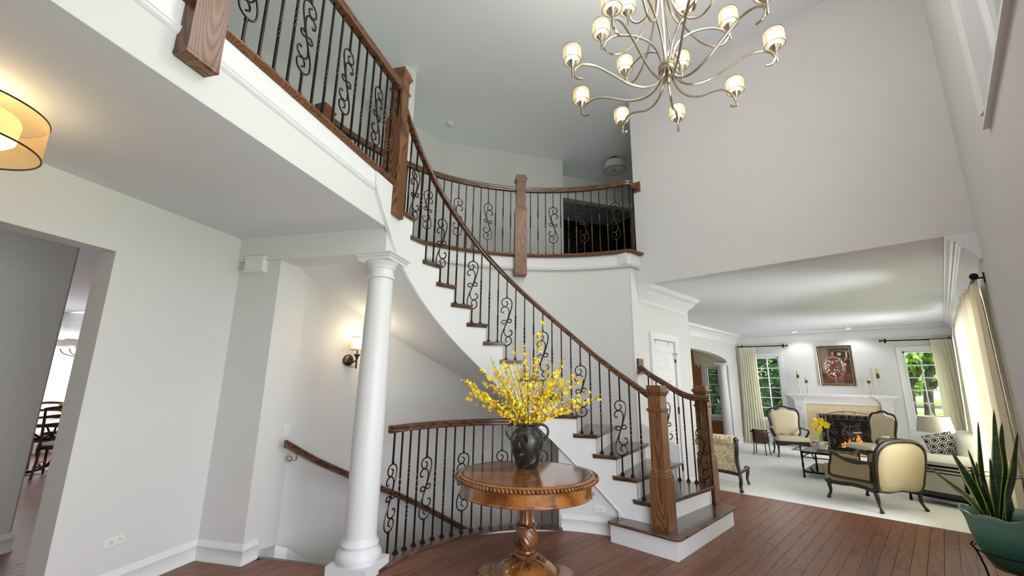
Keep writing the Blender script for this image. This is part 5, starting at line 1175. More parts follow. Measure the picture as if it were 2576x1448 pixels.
# closed bergere in the foreground
def bergere(lab, loc, rz):
    t = thing('bergere_chair', lab, 'armchair', loc, rz); SH = .30
    o = Vector((0, -.315, SH-.075)); rk = .19; ez = Vector((0, -sin(rk), cos(rk)))*1.04; ny = Vector((0, cos(rk), sin(rk)))
    P = [(-.31, .02), (-.345, .20), (-.355, .36), (-.325, .48), (-.21, .555), (0, .575), (.21, .555), (.325, .48), (.355, .36), (.345, .20), (.31, .02), (.14, .005), (0, .02), (-.14, .005)]
    Q = [(v.x, v.y) for v in catmull([Vector((a, b, 0)) for a, b in P]+[Vector((*P[0], 0))], 3)][:-1]
    m = MB(); m.dome(Q, o-ny*.01, (.93, 0, 0), ez*.95, -ny*.03, ((1, 0), (1, .4), (.95, .8), (.7, 1))); m.obj('outside_back', GOLDF, t, 50, world=False)
    m = MB(); m.dome(Q, o+ny*.01, (.93, 0, 0), ez*.95, ny*.06, ((1, 0), (1, .4), (.92, .8), (.6, 1))); m.obj('inside_back', GOLDF, t, 50, world=False)
    m = MB(); PP = [o+Vector((a, 0, 0))+ez*b for a, b in Q]; m.tube(PP+[PP[0]], .024, 8, caps=False)
    for k in range(7): m.ell(o+ez*(.592-.0022*(k-3)**2)+Vector((.024*(k-3), 0, 0)), (.018, .018, .014), 2, 8, 5)
    m.obj('back_frame', EBONY, t, 60, world=False)
    m = MB(); cor = [Vector((a*.93, b*.95, 0)) for a, b in Q]; pp = [o-ny*.024+Vector((a*.90, 0, 0))+ez*(b*.93+.012) for a, b in Q]; m.tube(pp+[pp[0]], .005, 5, caps=False); m.obj('welting', GOLDF, t, 60, world=False)
    for s in (-1, 1):
        # side panel
        SPn = [(-.25, .03), (.27, .01), (.31, .06), (.30, .13), (.27, .20), (.25, .275), (.19, .285), (.05, .235), (-.12, .225), (-.27, .235)]
        m = MB(); m.plate([(y, z) for y, z in SPn], (s*.285, 0, SH-.01), (0, 1, 0), (0, 0, 1), (s*.02, 0, 0)); m.obj('side_panel', GOLDF, t, 0, world=False)
        m = MB(); fp_ = catmull([(s*.30, y, SH-.01+z) for y, z in SPn]+[(s*.30, SPn[0][0], SH-.01+SPn[0][1])], 3); m.tube(fp_, .0175, 7)
        m.tube(catmull([(s*.285, -.27, SH+.235), (s*.31, -.10, SH+.235), (s*.315, .05, SH+.245), (s*.305, .20, SH+.285), (s*.29, .27, SH+.285)], 4), .02, 7); m.obj('arm', EBONY, t, 60, world=False)
        m = MB(); m.ell((s*.295, .02, SH+.268), (.036, .15, .022), 2.6, 12, 6); m.obj('arm_pad', GOLDF, t, 60, world=False)
    m = MB(); O = [(-.25, -.22), (.25, -.22), (.26, .20), (.30, .34), (.28, .42), (.14, .45), (0, .46), (-.14, .45), (-.28, .42), (-.30, .34), (-.26, .20)]
    OC = [(v.x, v.y) for v in catmull([Vector((a, b, 0)) for a, b in O]+[Vector((*O[0], 0))], 3)][:-1]
    m.dome(OC, (0, 0, SH), (1, 0, 0), (0, 1, 0), (0, 0, .135), ((.97, 0), (1, .15), (1.0, .75), (.95, .93), (.6, 1.0))); m.obj('seat_cushion', GOLDF, t, 50, world=False)
    m = MB(); m.loft([[Vector((x*k, y*k, SH+z)) for x, y in OC] for k, z in ((.97, -.09), (.99, -.06), (.99, 0))], caps=True); m.obj('seat_front', GOLDF, t, 50, world=False)
    m = MB(); m.loft([[Vector((x*k, y*k, SH+z+(.014*cos(math.atan2(y, x)*4)))) for x, y in OC] for k, z in ((.95, -.10), (1.01, -.09), (1.01, -.055), (.96, -.05))], caps=False); m.obj('seat_rail', EBONY, t, 50, world=False)
    for x, y, fx, fy in ((-.27, .33, -.29, .36), (.27, .33, .29, .36), (-.285, -.26, -.305, -.33), (.285, -.26, .305, -.33)):
        m = MB(); cabriole(m, (x, y, SH-.05), (fx, fy, .02), (math.copysign(.6, x), math.copysign(.8, y), 0), s=1.15); m.ell((fx+math.copysign(.012, x), fy+math.copysign(.012, y), .016), (.024, .026, .016), 2, 8, 5); m.obj('leg', EBONY, t, 50, world=False)
    return t
bergere('gold upholstered bergere with dark frame seen from behind', (-.80, 7.34, .004), face(-.81, .584))
# ---- damask settee by the newel
se = thing('settee', 'damask roll-back settee with dark carved frame beside the newel', 'sofa', (-2.9, 7.0, .004))
m = MB(); m.bbox((-2.88, 7.04, .40), (1.02, .50, .22), .03); m.obj('seat', DAMASK, se, 30)
m = MB(); m.loft([[Vector((x, 6.76+.02*k, z)) for z, k in ((.24, 0), (.27, -1), (.62, -1.5), (.64, 0), (.30, 2))] for x in (-3.40, -2.225)]); m.obj('outside_back', DAMASK, se)
m = MB(); m.lathe([(.02, 0), (.075, .004), (.086, .03), (.088, .60), (.086, 1.15), (.075, 1.176), (.02, 1.18)], n=18); m.v = [(-3.40+z, 6.765+x*.9, .675+y*.8) for x, y, z in m.v]; m.obj('roll', DAMASK, se, 50)
m = MB(); P = catmull([(-2.195, 6.765, .70), (-2.185, 6.74, .60), (-2.20, 6.745, .45), (-2.19, 6.74, .34), (-2.175, 6.73, .24), (-2.165, 6.72, .15), (-2.18, 6.74, .08), (-2.165, 6.715, .02)], 4); m.tube(P, [lerp(.028, .022, i/len(P)) for i in range(len(P))], 8); m.ell((-2.16, 6.705, .02), (.03, .03, .02), 2, 10, 6); m.obj('leg', EBONY, se, 50)
m = MB(); m.ell((-2.195, 6.765, .685), (.022, .042, .042), 2, 12, 8); m.ell((-2.168, 6.765, .685), (.014, .016, .016), 2, 10, 6); m.obj('scroll_end', EBONY, se, 50)
for fx, fy in ((-2.25, 7.25), (-3.35, 7.25), (-3.36, 6.78)):
    m = MB(); cabriole(m, (fx, fy, .26), (fx, fy+.02, .02), (.6, .6, 0), s=1.2); m.obj('leg', EBONY, se, 50)
m = MB(); m.tube(catmull([(-3.38, 6.745, .22), (-3.1, 6.745, .245), (-2.8, 6.745, .215), (-2.5, 6.745, .245), (-2.20, 6.74, .23)], 5), .022, 7); m.tube([(-2.20, 6.74, .235), (-2.22, 7.27, .25)], .022, 7); m.obj('bottom_rail', EBONY, se, 50)
# ---- kidney side table
kt = thing('side_table', 'small dark kidney-shaped drawer table between curtain and armchair', 'side table', (-2.93, 10.56, .004)); kc = Vector((-2.93, 10.56, .004))
KO = [(.165*cos(a)*(1-.0*sin(a)), .125*sin(a)-(.05*cos(a)**2 if sin(a) > 0 else -.03*cos(a*2))) for a in [2*pi*i/28 for i in range(28)]]
m = MB(); m.loft([[kc+Vector((x*k, y*k, z)) for x, y in KO] for k, z in ((.86, .24), (.88, .25), (.88, .44), (.86, .45))]); o = m.obj('body', DARKW, kt, 30)
for k in range(3): q = MB(); q.loft([[kc+Vector((x*kk, y*kk, z)) for x, y in KO[16:27]] for kk, z in ((.885, .252+.064*k), (.91, .258+.064*k), (.91, .304+.064*k), (.885, .310+.064*k))], closed=False, caps=False); q.obj('drawer_front', DARKW, kt, 30)
m = MB(); m.loft([[kc+Vector((x*k, y*k, z)) for x, y in KO] for k, z in ((.90, .45), (1.06, .455), (1.08, .465), (1.06, .478), (.85, .482), (.85, .512), (.82, .515))]); m.obj('top', DARKW, kt, 30)
for a in (.6, 2.4, 3.9, 5.4):
    m = MB(); c = kc+Vector((.15*cos(a), .115*sin(a), 0)); e = Vector((cos(a), sin(a), 0)); m.tube(catmull([c+Vector((0, 0, .45)), c+e*.012+Vector((0, 0, .30)), c+e*.01+Vector((0, 0, .15)), c+e*.03+Vector((0, 0, .006))], 4), [.014]*5+[.010]*8, 7); m.obj('leg', DARKW, kt, 50)
# ---- glass coffee table
cf = thing('coffee_table', 'black iron coffee table with glass top and glass shelf', 'coffee table', (-1.47, 9.05, .004)); X0, X1, Y0, Y1, ZT = -1.79, -1.17, 8.56, 9.56, .405
def frame4(m, x0, x1, y0, y1, z, s=.014):
    for a, b in (((x0, y0), (x1, y0)), ((x1, y0), (x1, y1)), ((x1, y1), (x0, y1)), ((x0, y1), (x0, y0))): m.box(((a[0]+b[0])/2, (a[1]+b[1])/2, z), (abs(b[0]-a[0])+s*2, abs(b[1]-a[1])+s*2, s*2) if True else 0)
m = MB(); frame4(m, X0, X1, Y0, Y1, ZT-.012, .014); m.obj('top_frame', BLACKIRON, cf)
m = MB(); frame4(m, X0, X1, Y0, Y1, ZT-.085, .007); m.obj('upper_rail', BLACKIRON, cf)
m = MB(); frame4(m, X0, X1, Y0, Y1, .095, .012); m.obj('shelf_frame', BLACKIRON, cf)
for x in (X0, X1):
    for y in (Y0, Y1):
        m = MB(); m.lathe([(.014, .004), (.020, .01), (.014, .03), (.013, .10), (.013, .16), (.022, .165), (.013, .175), (.020, .19), (.013, .20), (.022, .215), (.013, .225), (.013, .30), (.022, .325), (.013, .34), (.022, .355), (.014, .37), (.014, .39)], (x, y, 0), 10); m.obj('leg', BLACKIRON, cf, 40)
m = MB(); m.b2((X0+.012, Y0+.012, ZT-.004), (X1-.012, Y1-.012, ZT+.004)); m.obj('glass_top', TGLASS, cf)
m = MB(); m.b2((X0+.012, Y0+.012, .105), (X1-.012, Y1-.012, .111)); m.obj('glass_shelf', TGLASS, cf)
mg = thing('magazine', 'black boxed book on the lower glass shelf of the coffee table', 'book', (-1.42, 9.0, .112), .1)
m = MB(); m.bbox((0, 0, .02), (.22, .30, .038), .004); m.obj('cover', FIREB, mg, world=False); m = MB(); m.b2((-.10, -.151, .008), (.10, -.149, .030)); m.obj('page_edge', PLASTIC, mg, world=False)
# ---- orchid
orc = thing('orchid_pot', 'yellow orchid in a white round pot on the glass table', 'potted plant', (-1.58, 9.02, ZT+.005)); oc = Vector((-1.58, 9.02, ZT+.005))
POTW = mat('white_glazed_pot', (.78, .78, .78), .3); LEAFO = mat('orchid_leaf', (.035, .09, .03), .4); STEMO = mat('orchid_stem', (.25, .45, .10), .5); YOR = mat('orchid_yellow', (.95, .68, .02), .5)
m = MB(); m.lathe([(.06, 0), (.076, .006), (.086, .05), (.088, .125), (.085, .128), (.080, .11), (.001, .11)], oc, 28); m.obj('pot', POTW, orc, 50)
def blade(p0, d, L, w, droop, n=8, fold=.3):
    d = Vector(d).normalized(); sd = d.cross(Vector((0, 0, 1))); sd = sd.normalized() if sd.length > .01 else Vector((1, 0, 0)); R = []; p = Vector(p0); dd = d.copy()
    for i in range(n+1):
        t = i/n; ww = w*sin(pi*min(.97, .12+t*.86))**.8; up_ = sd.cross(dd).normalized(); R.append([p-sd*ww+up_*ww*fold, p.copy(), p+sd*ww+up_*ww*fold]); dd = (dd+Vector((0, 0, -droop/n))).normalized(); p = p+dd*L/n
    return R
for k, (a, L, w, dr, el) in enumerate(((2.6, .20, .032, 1.2, .5), (5.6, .18, .032, 1.2, .5), (.6, .16, .028, 1.0, .6), (4.0, .17, .028, 1.1, .6))):
    m = MB(); m.loft(blade(oc+Vector((0, 0, .10)), (cos(a), sin(a), el), L, w, dr), closed=False, caps=False); m.obj('leaf', LEAFO, orc, 60)
for a, L in ((2.9, .22), (.1, .20), (2.2, .17), (5.2, .2)):
    m = MB(); m.loft(blade(oc+Vector((0, 0, .10)), (cos(a)*.35, sin(a)*.35, 1), L, .010, .3), closed=False, caps=False); m.obj('leaf', STEMO, orc, 60)
ro = random.Random(4)
for s in (-1, 1):
    P = catmull([oc+Vector((0, 0, .10)), oc+right*s*.01+Vector((0, 0, .24)), oc+right*s*.02+Vector((0, 0, .40)), oc+right*s*.06+Vector((0, 0, .48)), oc+right*s*.10+Vector((0, 0, .38))], 5); m = MB(); m.tube(P, .004, 5); m.obj('stem', STEMO, orc)
    for k in range(5):
        c = P[7+k*3 if 7+k*3 < len(P) else -1]+Vector((ro.uniform(-.03, .03), ro.uniform(-.03, .03), ro.uniform(-.035, .03))); m = MB(); ax = (-fwd+Vector((ro.uniform(-.6, .6), ro.uniform(-.3, .3), ro.uniform(-.3, .3)))).normalized(); u = ax.orthogonal().normalized(); w = ax.cross(u)
        for j in range(5):
            an = 2*pi*j/5+k; d = u*cos(an)+w*sin(an); e = ax.cross(d); r = .068; m.add([c, c+d*r*.5+e*r*.42+ax*.006, c+d*r+ax*.004, c+d*r*.5-e*r*.42+ax*.006], [(0, 1, 2, 3)])
        m.ell(c+ax*.008, (.008,)*3, 2, 6, 4); m.obj('flower', YOR, orc)
# ---- white sofa, cushions, lamp, console
sf = thing('sofa', 'white rounded sofa along the front wall', 'sofa', (-.05, 9.1, .004))
m = MB(); m.bbox((-.08, 9.15, .27), (.62, 1.55, .30), .06); m.obj('seat', WHITEF, sf, 40)
m = MB(); m.ell((.14, 9.15, .56), (.13, .86, .26), 4, 20, 10); m.obj('backrest', WHITEF, sf, 60)
for y in (8.32, 10.0):
    m = MB(); m.lathe([(.02, 0), (.12, .01), (.145, .05), (.145, .55), (.12, .60), (.02, .61)], n=20); m.v = [(-.40+z, y+x*.85, .46+yy*.8) for x, yy, z in m.v]; m.loft([[Vector((x, y+dy, .08)) for x, dy in ((-.38, -.10), (.18, -.10), (.18, .10), (-.38, .10))], [Vector((x, y+dy, .42)) for x, dy in ((-.38, -.11), (.18, -.11), (.18, .11), (-.38, .11))]]); m.obj('arm', WHITEF, sf, 60)
for x, y in ((-.35, 8.4), (-.35, 9.9), (.12, 8.4), (.12, 9.9)): m = MB(); m.lathe([(.02, .0), (.025, .06), (.03, .12)], (x, y, 0), 10); m.obj('leg', EBONY, sf, 40)
HEX = mat('hexagon_print', (.8, .8, .78), .8); t_ = NT(HEX)
co_ = t_.coord((11, 11, 11)); sx = t_.t.nodes.new('ShaderNodeSeparateXYZ'); t_.l(co_, sx.inputs[0])
def hexdist(ox, oy):
    # distance to the nearest hexagon centre of one of the two interleaved rectangular lattices
    px = t_.math('SUBTRACT', t_.math('FRACT', t_.math('ADD', sx.outputs['X'], ox+100)), .5); py = t_.math('MULTIPLY', t_.math('SUBTRACT', t_.math('FRACT', t_.math('ADD', t_.math('DIVIDE', sx.outputs['Y'], 1.732), oy+100)), .5), 1.732)
    ax_, ay_ = t_.math('ABSOLUTE', px), t_.math('ABSOLUTE', py)
    return t_.math('MAXIMUM', ax_, t_.math('ADD', t_.math('MULTIPLY', ax_, .5), t_.math('MULTIPLY', ay_, .866)))
hd_ = t_.math('MINIMUM', hexdist(0, 0), hexdist(.5, .5)); rmp = t_.t.nodes.new('ShaderNodeValToRGB'); rmp.color_ramp.interpolation = 'CONSTANT'; el = rmp.color_ramp.elements
for _ in range(2): el.new(.5)
for e, (p, v) in zip(el, ((0, .02), (.22, .8), (.30, .02), (.43, .8))): e.position = p; e.color = (v, v, v, 1)
t_.l(hd_, rmp.inputs[0]); t_.l(rmp.outputs[0], t_.b.inputs['Base Color'])
def cushion(lab, c, s, R, group=None):
    t = thing('cushion', lab, 'cushion', c); m = MB(); N = 12; V = []
    for side in (1, -1):
        rows = []
        for j in range(N+1):
            y = -1+2*j/N; rows.append([(x, y, side*.42*((1-x*x)*(1-y*y))**.45) for x in [-1+2*i/N for i in range(N+1)]])
        m.loft([[Vector((x*s*(1-.05*(1-y*y)), y*s*(1-.05*(1-x*x)), z*s*.55)) for x, y, z in r] for r in rows], closed=False, caps=False)
    me = m.mesh('cover', HEX, 70); inst(me, 'cover', t, R.to_4x4()); return t
Rm = lambda a, b, c: Matrix.Rotation(a, 3, 'Z')@Matrix.Rotation(b, 3, 'X')@Matrix.Rotation(c, 3, 'Z')
cushion('black and white hexagon-print cushion leaning at the front of the sofa', (-.12, 8.62, .66), .165, Rm(RD(4), RD(80), RD(16)))
cushion('hexagon-print cushion lying behind the leaning one', (.10, 8.85, .60), .15, Rm(RD(-30), RD(66), RD(-12)))
cs = thing('console_table', 'low black iron console with glass shelves in front of the sofa arm', 'console table', (-.2, 7.95, .004))
A0, A1 = Vector((-.50, 7.98, 0)), Vector((.035, 7.80, 0)); cd_ = (A1-A0).normalized(); cn = Vector((-cd_.y, cd_.x, 0)); CD = .26
def cbar(m, a, b, w, h): m.loft([[a+cn*s_*w/2+Vector((0, 0, z)) for s_, z in ((-1, -h/2), (1, -h/2), (1, h/2), (-1, h/2))], [b+cn*s_*w/2+Vector((0, 0, z)) for s_, z in ((-1, -h/2), (1, -h/2), (1, h/2), (-1, h/2))]])
for z, h_, nm in ((.475, .024, 'top_rail'), (.435, .012, 'rail'), (.395, .012, 'rail'), (.10, .028, 'shelf_rail')):
    m = MB()
    for o_ in (0, CD): cbar(m, A0+cn*o_+Vector((0, 0, z)), A1+cn*o_+Vector((0, 0, z)), h_, h_)
    m.obj(nm, BLACKIRON, cs)
m = MB(); cbar(m, A0+cn*CD/2+Vector((0, 0, .484)), A1+cn*CD/2+Vector((0, 0, .484)), CD, .006); m.obj('glass_top', TGLASS, cs)
m = MB(); cbar(m, A0+cn*CD/2+Vector((0, 0, .116)), A1+cn*CD/2+Vector((0, 0, .116)), CD, .006); m.obj('lower_shelf', FIREB, cs)
for e in (A0, A1):
    for o_ in (0, CD):
        c = e+cn*o_; m = MB(); m.lathe([(.010, .004), (.018, .02), (.013, .06), (.013, .20), (.020, .22), (.013, .24), (.020, .26), (.013, .28), (.013, .38), (.018, .42), (.013, .46)], c, 10); m.obj('leg', BLACKIRON, cs, 40)
bk = thing('gift_box', 'small blue and white patterned box on the console', 'box', (-.40, 8.08, .489)); m = MB(); m.bbox((-.40, 8.08, .515), (.11, .10, .05), .006); m.obj('box', fabric('toile_print', (.70, .72, .74), (.22, .28, .36), 'noise', 30), bk)
lp = thing('table_lamp', 'table lamp with a beige drum shade in front of the lawn window', 'lamp', (-.19, 10.55, .004)); c = Vector((-.19, 10.55, .004))
m = MB(); n = 32; m.loft([[c+Vector((r*cos(2*pi*i/n), r*sin(2*pi*i/n), z)) for i in range(n)] for r, z in ((.245, .70), (.205, .955))], caps=False); m.obj('lamp_shade', LINEN, lp, 60)
m = MB(); m.tube([c+Vector((0, 0, .50)), c+Vector((0, 0, .97))], .008, 8); m.lathe([(.06, .50), (.065, .51), (.03, .53), (.045, .58), (.03, .66), (.012, .69)], c, 18); m.ell(c+Vector((0, 0, .985)), (.014,)*3, 2, 8, 5); m.obj('base', PEWTER, lp, 50)
et = thing('end_table', 'small dark round table under the beige lamp', 'side table', (-.19, 10.55, .004)); m = MB(); m.lathe([(.20, .48), (.21, .485), (.21, .498), (.20, .502), (.001, .502)], c, 28); m.obj('top', DARKW, et, 40); m = MB(); m.lathe([(.15, .0), (.15, .015), (.03, .04), (.02, .2), (.03, .45), (.06, .48)], c, 18); m.obj('pedestal', DARKW, et, 40)
# ================================================================== snake plant
px_, py_ = .178, 4.62; ZR = .60
pl_ = thing('plant_pot', 'green glazed ruffled pot in the lower right corner', 'pot', (px_, py_, .25)); pc = Vector((px_, py_, 0))
GRN = mat('green_glaze', (.05, .16, .13), .12); t_ = NT(GRN); t_.b.inputs['Coat Weight'].default_value = .6
gz = t_.t.nodes.new('ShaderNodeTexNoise'); gz.inputs['Scale'].default_value = 4; t_.l(t_.coord(), gz.inputs['Vector']); sp_ = t_.t.nodes.new('ShaderNodeSeparateXYZ'); t_.l(t_.coord(), sp_.inputs[0]); hh = t_.math('ADD', t_.math('MULTIPLY', sp_.outputs['Z'], 2.4), t_.math('MULTIPLY', gz.outputs[0], .25)); t_.l(t_.ramp(hh, [(.25, (.012, .07, .035)), (.60, (.04, .19, .145)), (.95, (.20, .38, .33))]), t_.b.inputs['Base Color'])
n = 72; m = MB(); R = []
for r, z, ruf in ((.075, .26, 0), (.10, .265, 0), (.135, .32, .02), (.165, .40, .04), (.185, .48, .06), (.195, .54, .07), (.205, .575, .08), (.218, .595, .09), (.216, .602, .09), (.205, .598, .09), (.190, .56, .06), (.17, .50, .02)):
    R.append([pc+Vector((r*(1+ruf*.6*abs(sin(4*a)))*cos(a), r*(1+ruf*.6*abs(sin(4*a)))*sin(a), z+.022*ruf/.09*abs(sin(4*a))*(z > .5))) for a in [2*pi*i/n for i in range(n)]])
m.loft(R, caps=False); m.obj('bowl', GRN, pl_, 60)
m = MB(); m.lathe([(.001, .555), (.10, .56), (.183, .55)], pc, 24); m.obj('soil', mat('soil', (.03, .02, .015), .95), pl_)
ps = thing('plant_stand', 'thin black wire stand holding the green pot', 'plant stand', (px_, py_, .004)); m = MB()
m.tube([pc+Vector((.185*cos(2*pi*i/40), .185*sin(2*pi*i/40), .37)) for i in range(41)], .005, 6, caps=False)
for k in range(3):
    a = 2*pi*k/3+3.6; e = Vector((cos(a), sin(a), 0)); m2 = MB(); m2.tube(catmull([pc+e*.20+Vector((0, 0, .42)), pc+e*.215+Vector((0, 0, .40)), pc+e*.19+Vector((0, 0, .365)), pc+e*.15+Vector((0, 0, .20)), pc+e*.17+Vector((0, 0, .05)), pc+e*.20+Vector((0, 0, .008))], 4), .006, 6); m2.obj('leg', BLACKIRON, ps, 50)
m.obj('ring', BLACKIRON, ps, 50)
LEAF = mat('snake_leaf', (.02, .05, .018), .35); t_ = NT(LEAF); wv = t_.n('ShaderNodeTexNoise', Scale=6.0, Detail=3.0, Distortion=2.0); t_.l(t_.coord((1, 1, 5)), wv.inputs['Vector']); t_.l(t_.ramp(wv.outputs[0], [(.40, (.010, .030, .012)), (.62, (.035, .085, .030))]), t_.b.inputs['Base Color'])
LEAFY = mat('leaf_margin_yellow', (.45, .50, .07), .4)
sn = thing('snake_plant', 'snake plant with yellow-edged sword leaves in the green pot', 'plant', (px_, py_, .56))
def at(px, py, dist):
    """point along the view direction of a photo position, used once to place the leaf tips"""
    d = (r2*((px-1288)/F)+u2*(-(py-724)/F)+fw); return EYE+d*(dist/math.hypot(d.x, d.y))
PD = math.hypot(px_, py_)
LV = [((2500, 1030), (2480, 1300), .030, 0), ((2460, 1058), (2455, 1300), .028, -.02), ((2520, 1062), (2492, 1290), .034, .05), ((2560, 1085), (2510, 1250), .030, .03), ((2390, 1128), (2450, 1300), .030, 0), ((2455, 1160), (2468, 1300), .026, .04),
      ((2336, 1172), (2440, 1300), .018, .02), ((2340, 1178), (2445, 1300), .016, -.04), ((2420, 1200), (2462, 1310), .030, .06), ((2490, 1150), (2490, 1300), .026, -.05), ((2550, 1160), (2530, 1300), .028, .02), ((2435, 1130), (2475, 1300), .024, -.06), ((2510, 1250), (2500, 1320), .028, .08), ((2540, 1240), (2545, 1320), .030, .05)]
rl_ = random.Random(2)
for (tx, ty), (bx, by), w, dd in LV:
    a = at(bx, by, PD+dd*.5); a.z = .555; h_ = pc+(a-pc)*.55; a = Vector((h_.x, h_.y, .555)); b = at(tx, ty, PD+dd)
    # slight S-bend between base and tip
    mid = lerp(a, b, .5)+right*rl_.uniform(-.02, .02)-right*(.03 if tx < 2420 else 0)*0+Vector((0, 0, .03 if tx < 2400 else 0))
    P = catmull([a, lerp(a, mid, .55)+Vector((0, 0, .02)), mid, lerp(mid, b, .5), b], 4); n = len(P)-1; yaw_ = rl_.uniform(-.5, .5); R = []
    for i, p in enumerate(P):
        t = i/n; T = (P[min(i+1, n)]-P[max(i-1, 0)]).normalized(); sd = T.cross(fwd*cos(yaw_+t*.5)+right*sin(yaw_+t*.5)).normalized(); nn = sd.cross(T).normalized(); ww = .98*w*(.55+.45*sin(pi*min(1, t*1.3)))*(1-t**5)**.7+.001
        R.append([p-sd*ww, p-sd*ww*.80+nn*ww*.16, p+nn*ww*.30, p+sd*ww*.80+nn*ww*.16, p+sd*ww, p+sd*ww*.74-nn*ww*.10, p-sd*ww*.74-nn*ww*.10])
    m = MB(); k = 7
    for i in range(n):
        for j in range(k):
            j2 = (j+1) % k; b0 = len(m.v); m.add([R[i][j], R[i][j2], R[i+1][j2], R[i+1][j]], [(0, 1, 2, 3)], 1 if j in (0, 3, 4, 6) else 0)
    me_ = m.obj('leaf', [LEAF, LEAFY], sn, 60)
m = MB(); rc = pc+Vector((0, 0, .86)); m.tube([rc+Vector((.12*cos(2*pi*i/30), .12*sin(2*pi*i/30), 0)) for i in range(31)], .0025, 5, caps=False)
for k in range(3): a = 2*pi*k/3; m.tube([rc+Vector((.12*cos(a), .12*sin(a), 0)), pc+Vector((.10*cos(a), .10*sin(a), .57))], .0025, 5)
wt = m.obj('plant_support', BLACKIRON, sn, 50)
# ================================================================== dining room glimpse
def dinechair(lab, loc, rz, wood):
    t = thing('dining_chair', lab, 'chair', loc, rz)
    for s in (-1, 1):
        m = MB(); m.tube(catmull([(s*.21, -.24, .005), (s*.20, -.20, .25), (s*.20, -.20, .46), (s*.205, -.24, .75), (s*.21, -.29, 1.0)], 4), .019, 6); m.obj('leg', wood, t, 50, world=False)
        m = MB(); m.tube([(s*.20, .22, .005), (s*.21, .21, .44)], [.016, .022], 6); m.obj('leg', wood, t, 50, world=False)
    for k, z in enumerate((.62, .74, .86, .98)):
        y = -.215-.075*(z-.5)/.5; m = MB(); m.loft([[Vector((x, y-.02*(1-(x/.21)**2)+d, z+.025*(1-(x/.21)**2)+dz)) for d, dz in ((-.008, -.022), (.008, -.022), (.008, .022), (-.008, .022))] for x in [-.21+.42*i/10 for i in range(11)]]); m.obj('back_slat', wood, t, 30, world=False)
    m = MB(); m.bbox((0, .0, .43), (.45, .45, .05), .01); m.obj('seat_frame', wood, t, world=False)
    m = MB(); m.ell((0, .0, .465), (.22, .22, .035), 4, 20, 6); m.obj('seat', WHITEF, t, 60, world=False)
    for s in (-1, 1): m = MB(); m.tube([(s*.205, -.21, .20), (s*.205, .21, .20)], .010, 6); m.obj('stretcher', wood, t, 50, world=False)
    return t
dinechair('orange-brown ladder-back dining chair seen through the hall opening', (-10.75, -.12, 0), RD(-75), CHERRY)
dinechair('dark ladder-back dining chair in front of the table, seen through the opening', (-9.62, .08, 0), RD(78), DARKW)
dt = thing('dining_table', 'dark dining table with curled iron base, seen through the opening', 'table', (-10.2, -.0, 0)); c = Vector((-10.2, .05, 0))
m = MB(); m.lathe([(.60, .70), (.62, .705), (.62, .745), (.61, .75), (.001, .75)], c, 40); m.obj('tabletop', DARKW, dt, 40)
for k in range(4):
    a = 2*pi*k/4+.5; e = Vector((cos(a), sin(a), 0)); m = MB(); P = [c+e*(.28+.24*cos(t))+Vector((0, 0, .27+.24*sin(t))) for t in [2*pi*i/20 for i in range(21)]]; m.tube(P, .014, 6, caps=False)
    m.tube(catmull([c+e*.10+Vector((0, 0, .70)), c+e*.14+Vector((0, 0, .50)), c+e*.30+Vector((0, 0, .54)), c+e*.46+Vector((0, 0, .70))], 4), .014, 6); m.tube([c+e*.28+Vector((0, 0, .03)), c+e*.50+Vector((0, 0, .02))], .02, 6); m.obj('scroll_support', BLACKIRON, dt, 50)
fv = thing('flower_vase', 'small glass vase of yellow roses on the dining table', 'flower vase', (-9.95, .02, .751)); c = Vector((-9.95, .02, .751))
m = MB(); m.lathe([(.03, 0), (.035, .01), (.03, .12), (.04, .16)], c, 14); m.obj('vase', TGLASS, fv, 50)
for k in range(9): a = 2*pi*k/9; m = MB(); m.ell(c+Vector((.07*cos(a)*(k % 3+1)/2.5, .07*sin(a)*(k % 3+1)/2.5, .20+.03*(k % 3))), (.035, .035, .03), 2, 8, 6); m.obj('flower', YOR, fv, 50)
m = MB()
for k in range(6): a = k; m.loft(blade(c+Vector((0, 0, .12)), (cos(a), sin(a), .6), .12, .02, .6), closed=False, caps=False)
m.obj('leaves', LEAFO, fv, 60)
curtain('sheer_curtain', 'white sheer curtain across the dining room window', (-12.42, -2.2), (-12.42, 1.4), .02, 2.55, CURTW, 26, .04, seed=12, flare=1)
curtain('sheer_curtain', 'white gathered drape at the right of the dining room window', (-12.38, 1.2), (-12.38, 4.4), .02, 2.55, CURTW, 24, .05, seed=13, flare=1)
dc = thing('dining_chandelier', 'white-shaded dining chandelier partly seen through the opening', 'chandelier', (-10.3, -.12, 1.85)); c = Vector((-10.3, .16, .10))
m = MB(); m.tube([c+Vector((0, 0, 1.72)), c+Vector((0, 0, ZC-.1))], .008, 6); m.ell(c+Vector((0, 0, 1.74)), (.04, .04, .05), 2, 10, 6); m.obj('stem', BRONZE, dc, 50)
for k in range(6):
    a = 2*pi*k/6+.3; e = Vector((cos(a), sin(a), 0)); m = MB(); m.tube(catmull([c+Vector((0, 0, 1.72)), c+e*.15+Vector((0, 0, 1.68)), c+e*.32+Vector((0, 0, 1.72)), c+e*.38+Vector((0, 0, 1.80))], 4), .007, 6); m.obj('arm', BRONZE, dc, 50)
    q = c+e*.38; m = MB(); m.loft([[q+Vector((r*cos(2*pi*i/20), r*sin(2*pi*i/20), z)) for i in range(20)] for r, z in ((.10, 1.84), (.075, 1.95))], caps=False); m.obj('lamp_shade', SHADEW, dc, 50)
LIGHTS.append(area('daylight_dining_window', (-12.75, 1.6, 1.4), (0, RD(-90), 0), 1.8, 5.5, 110, (1, 1, 1)))
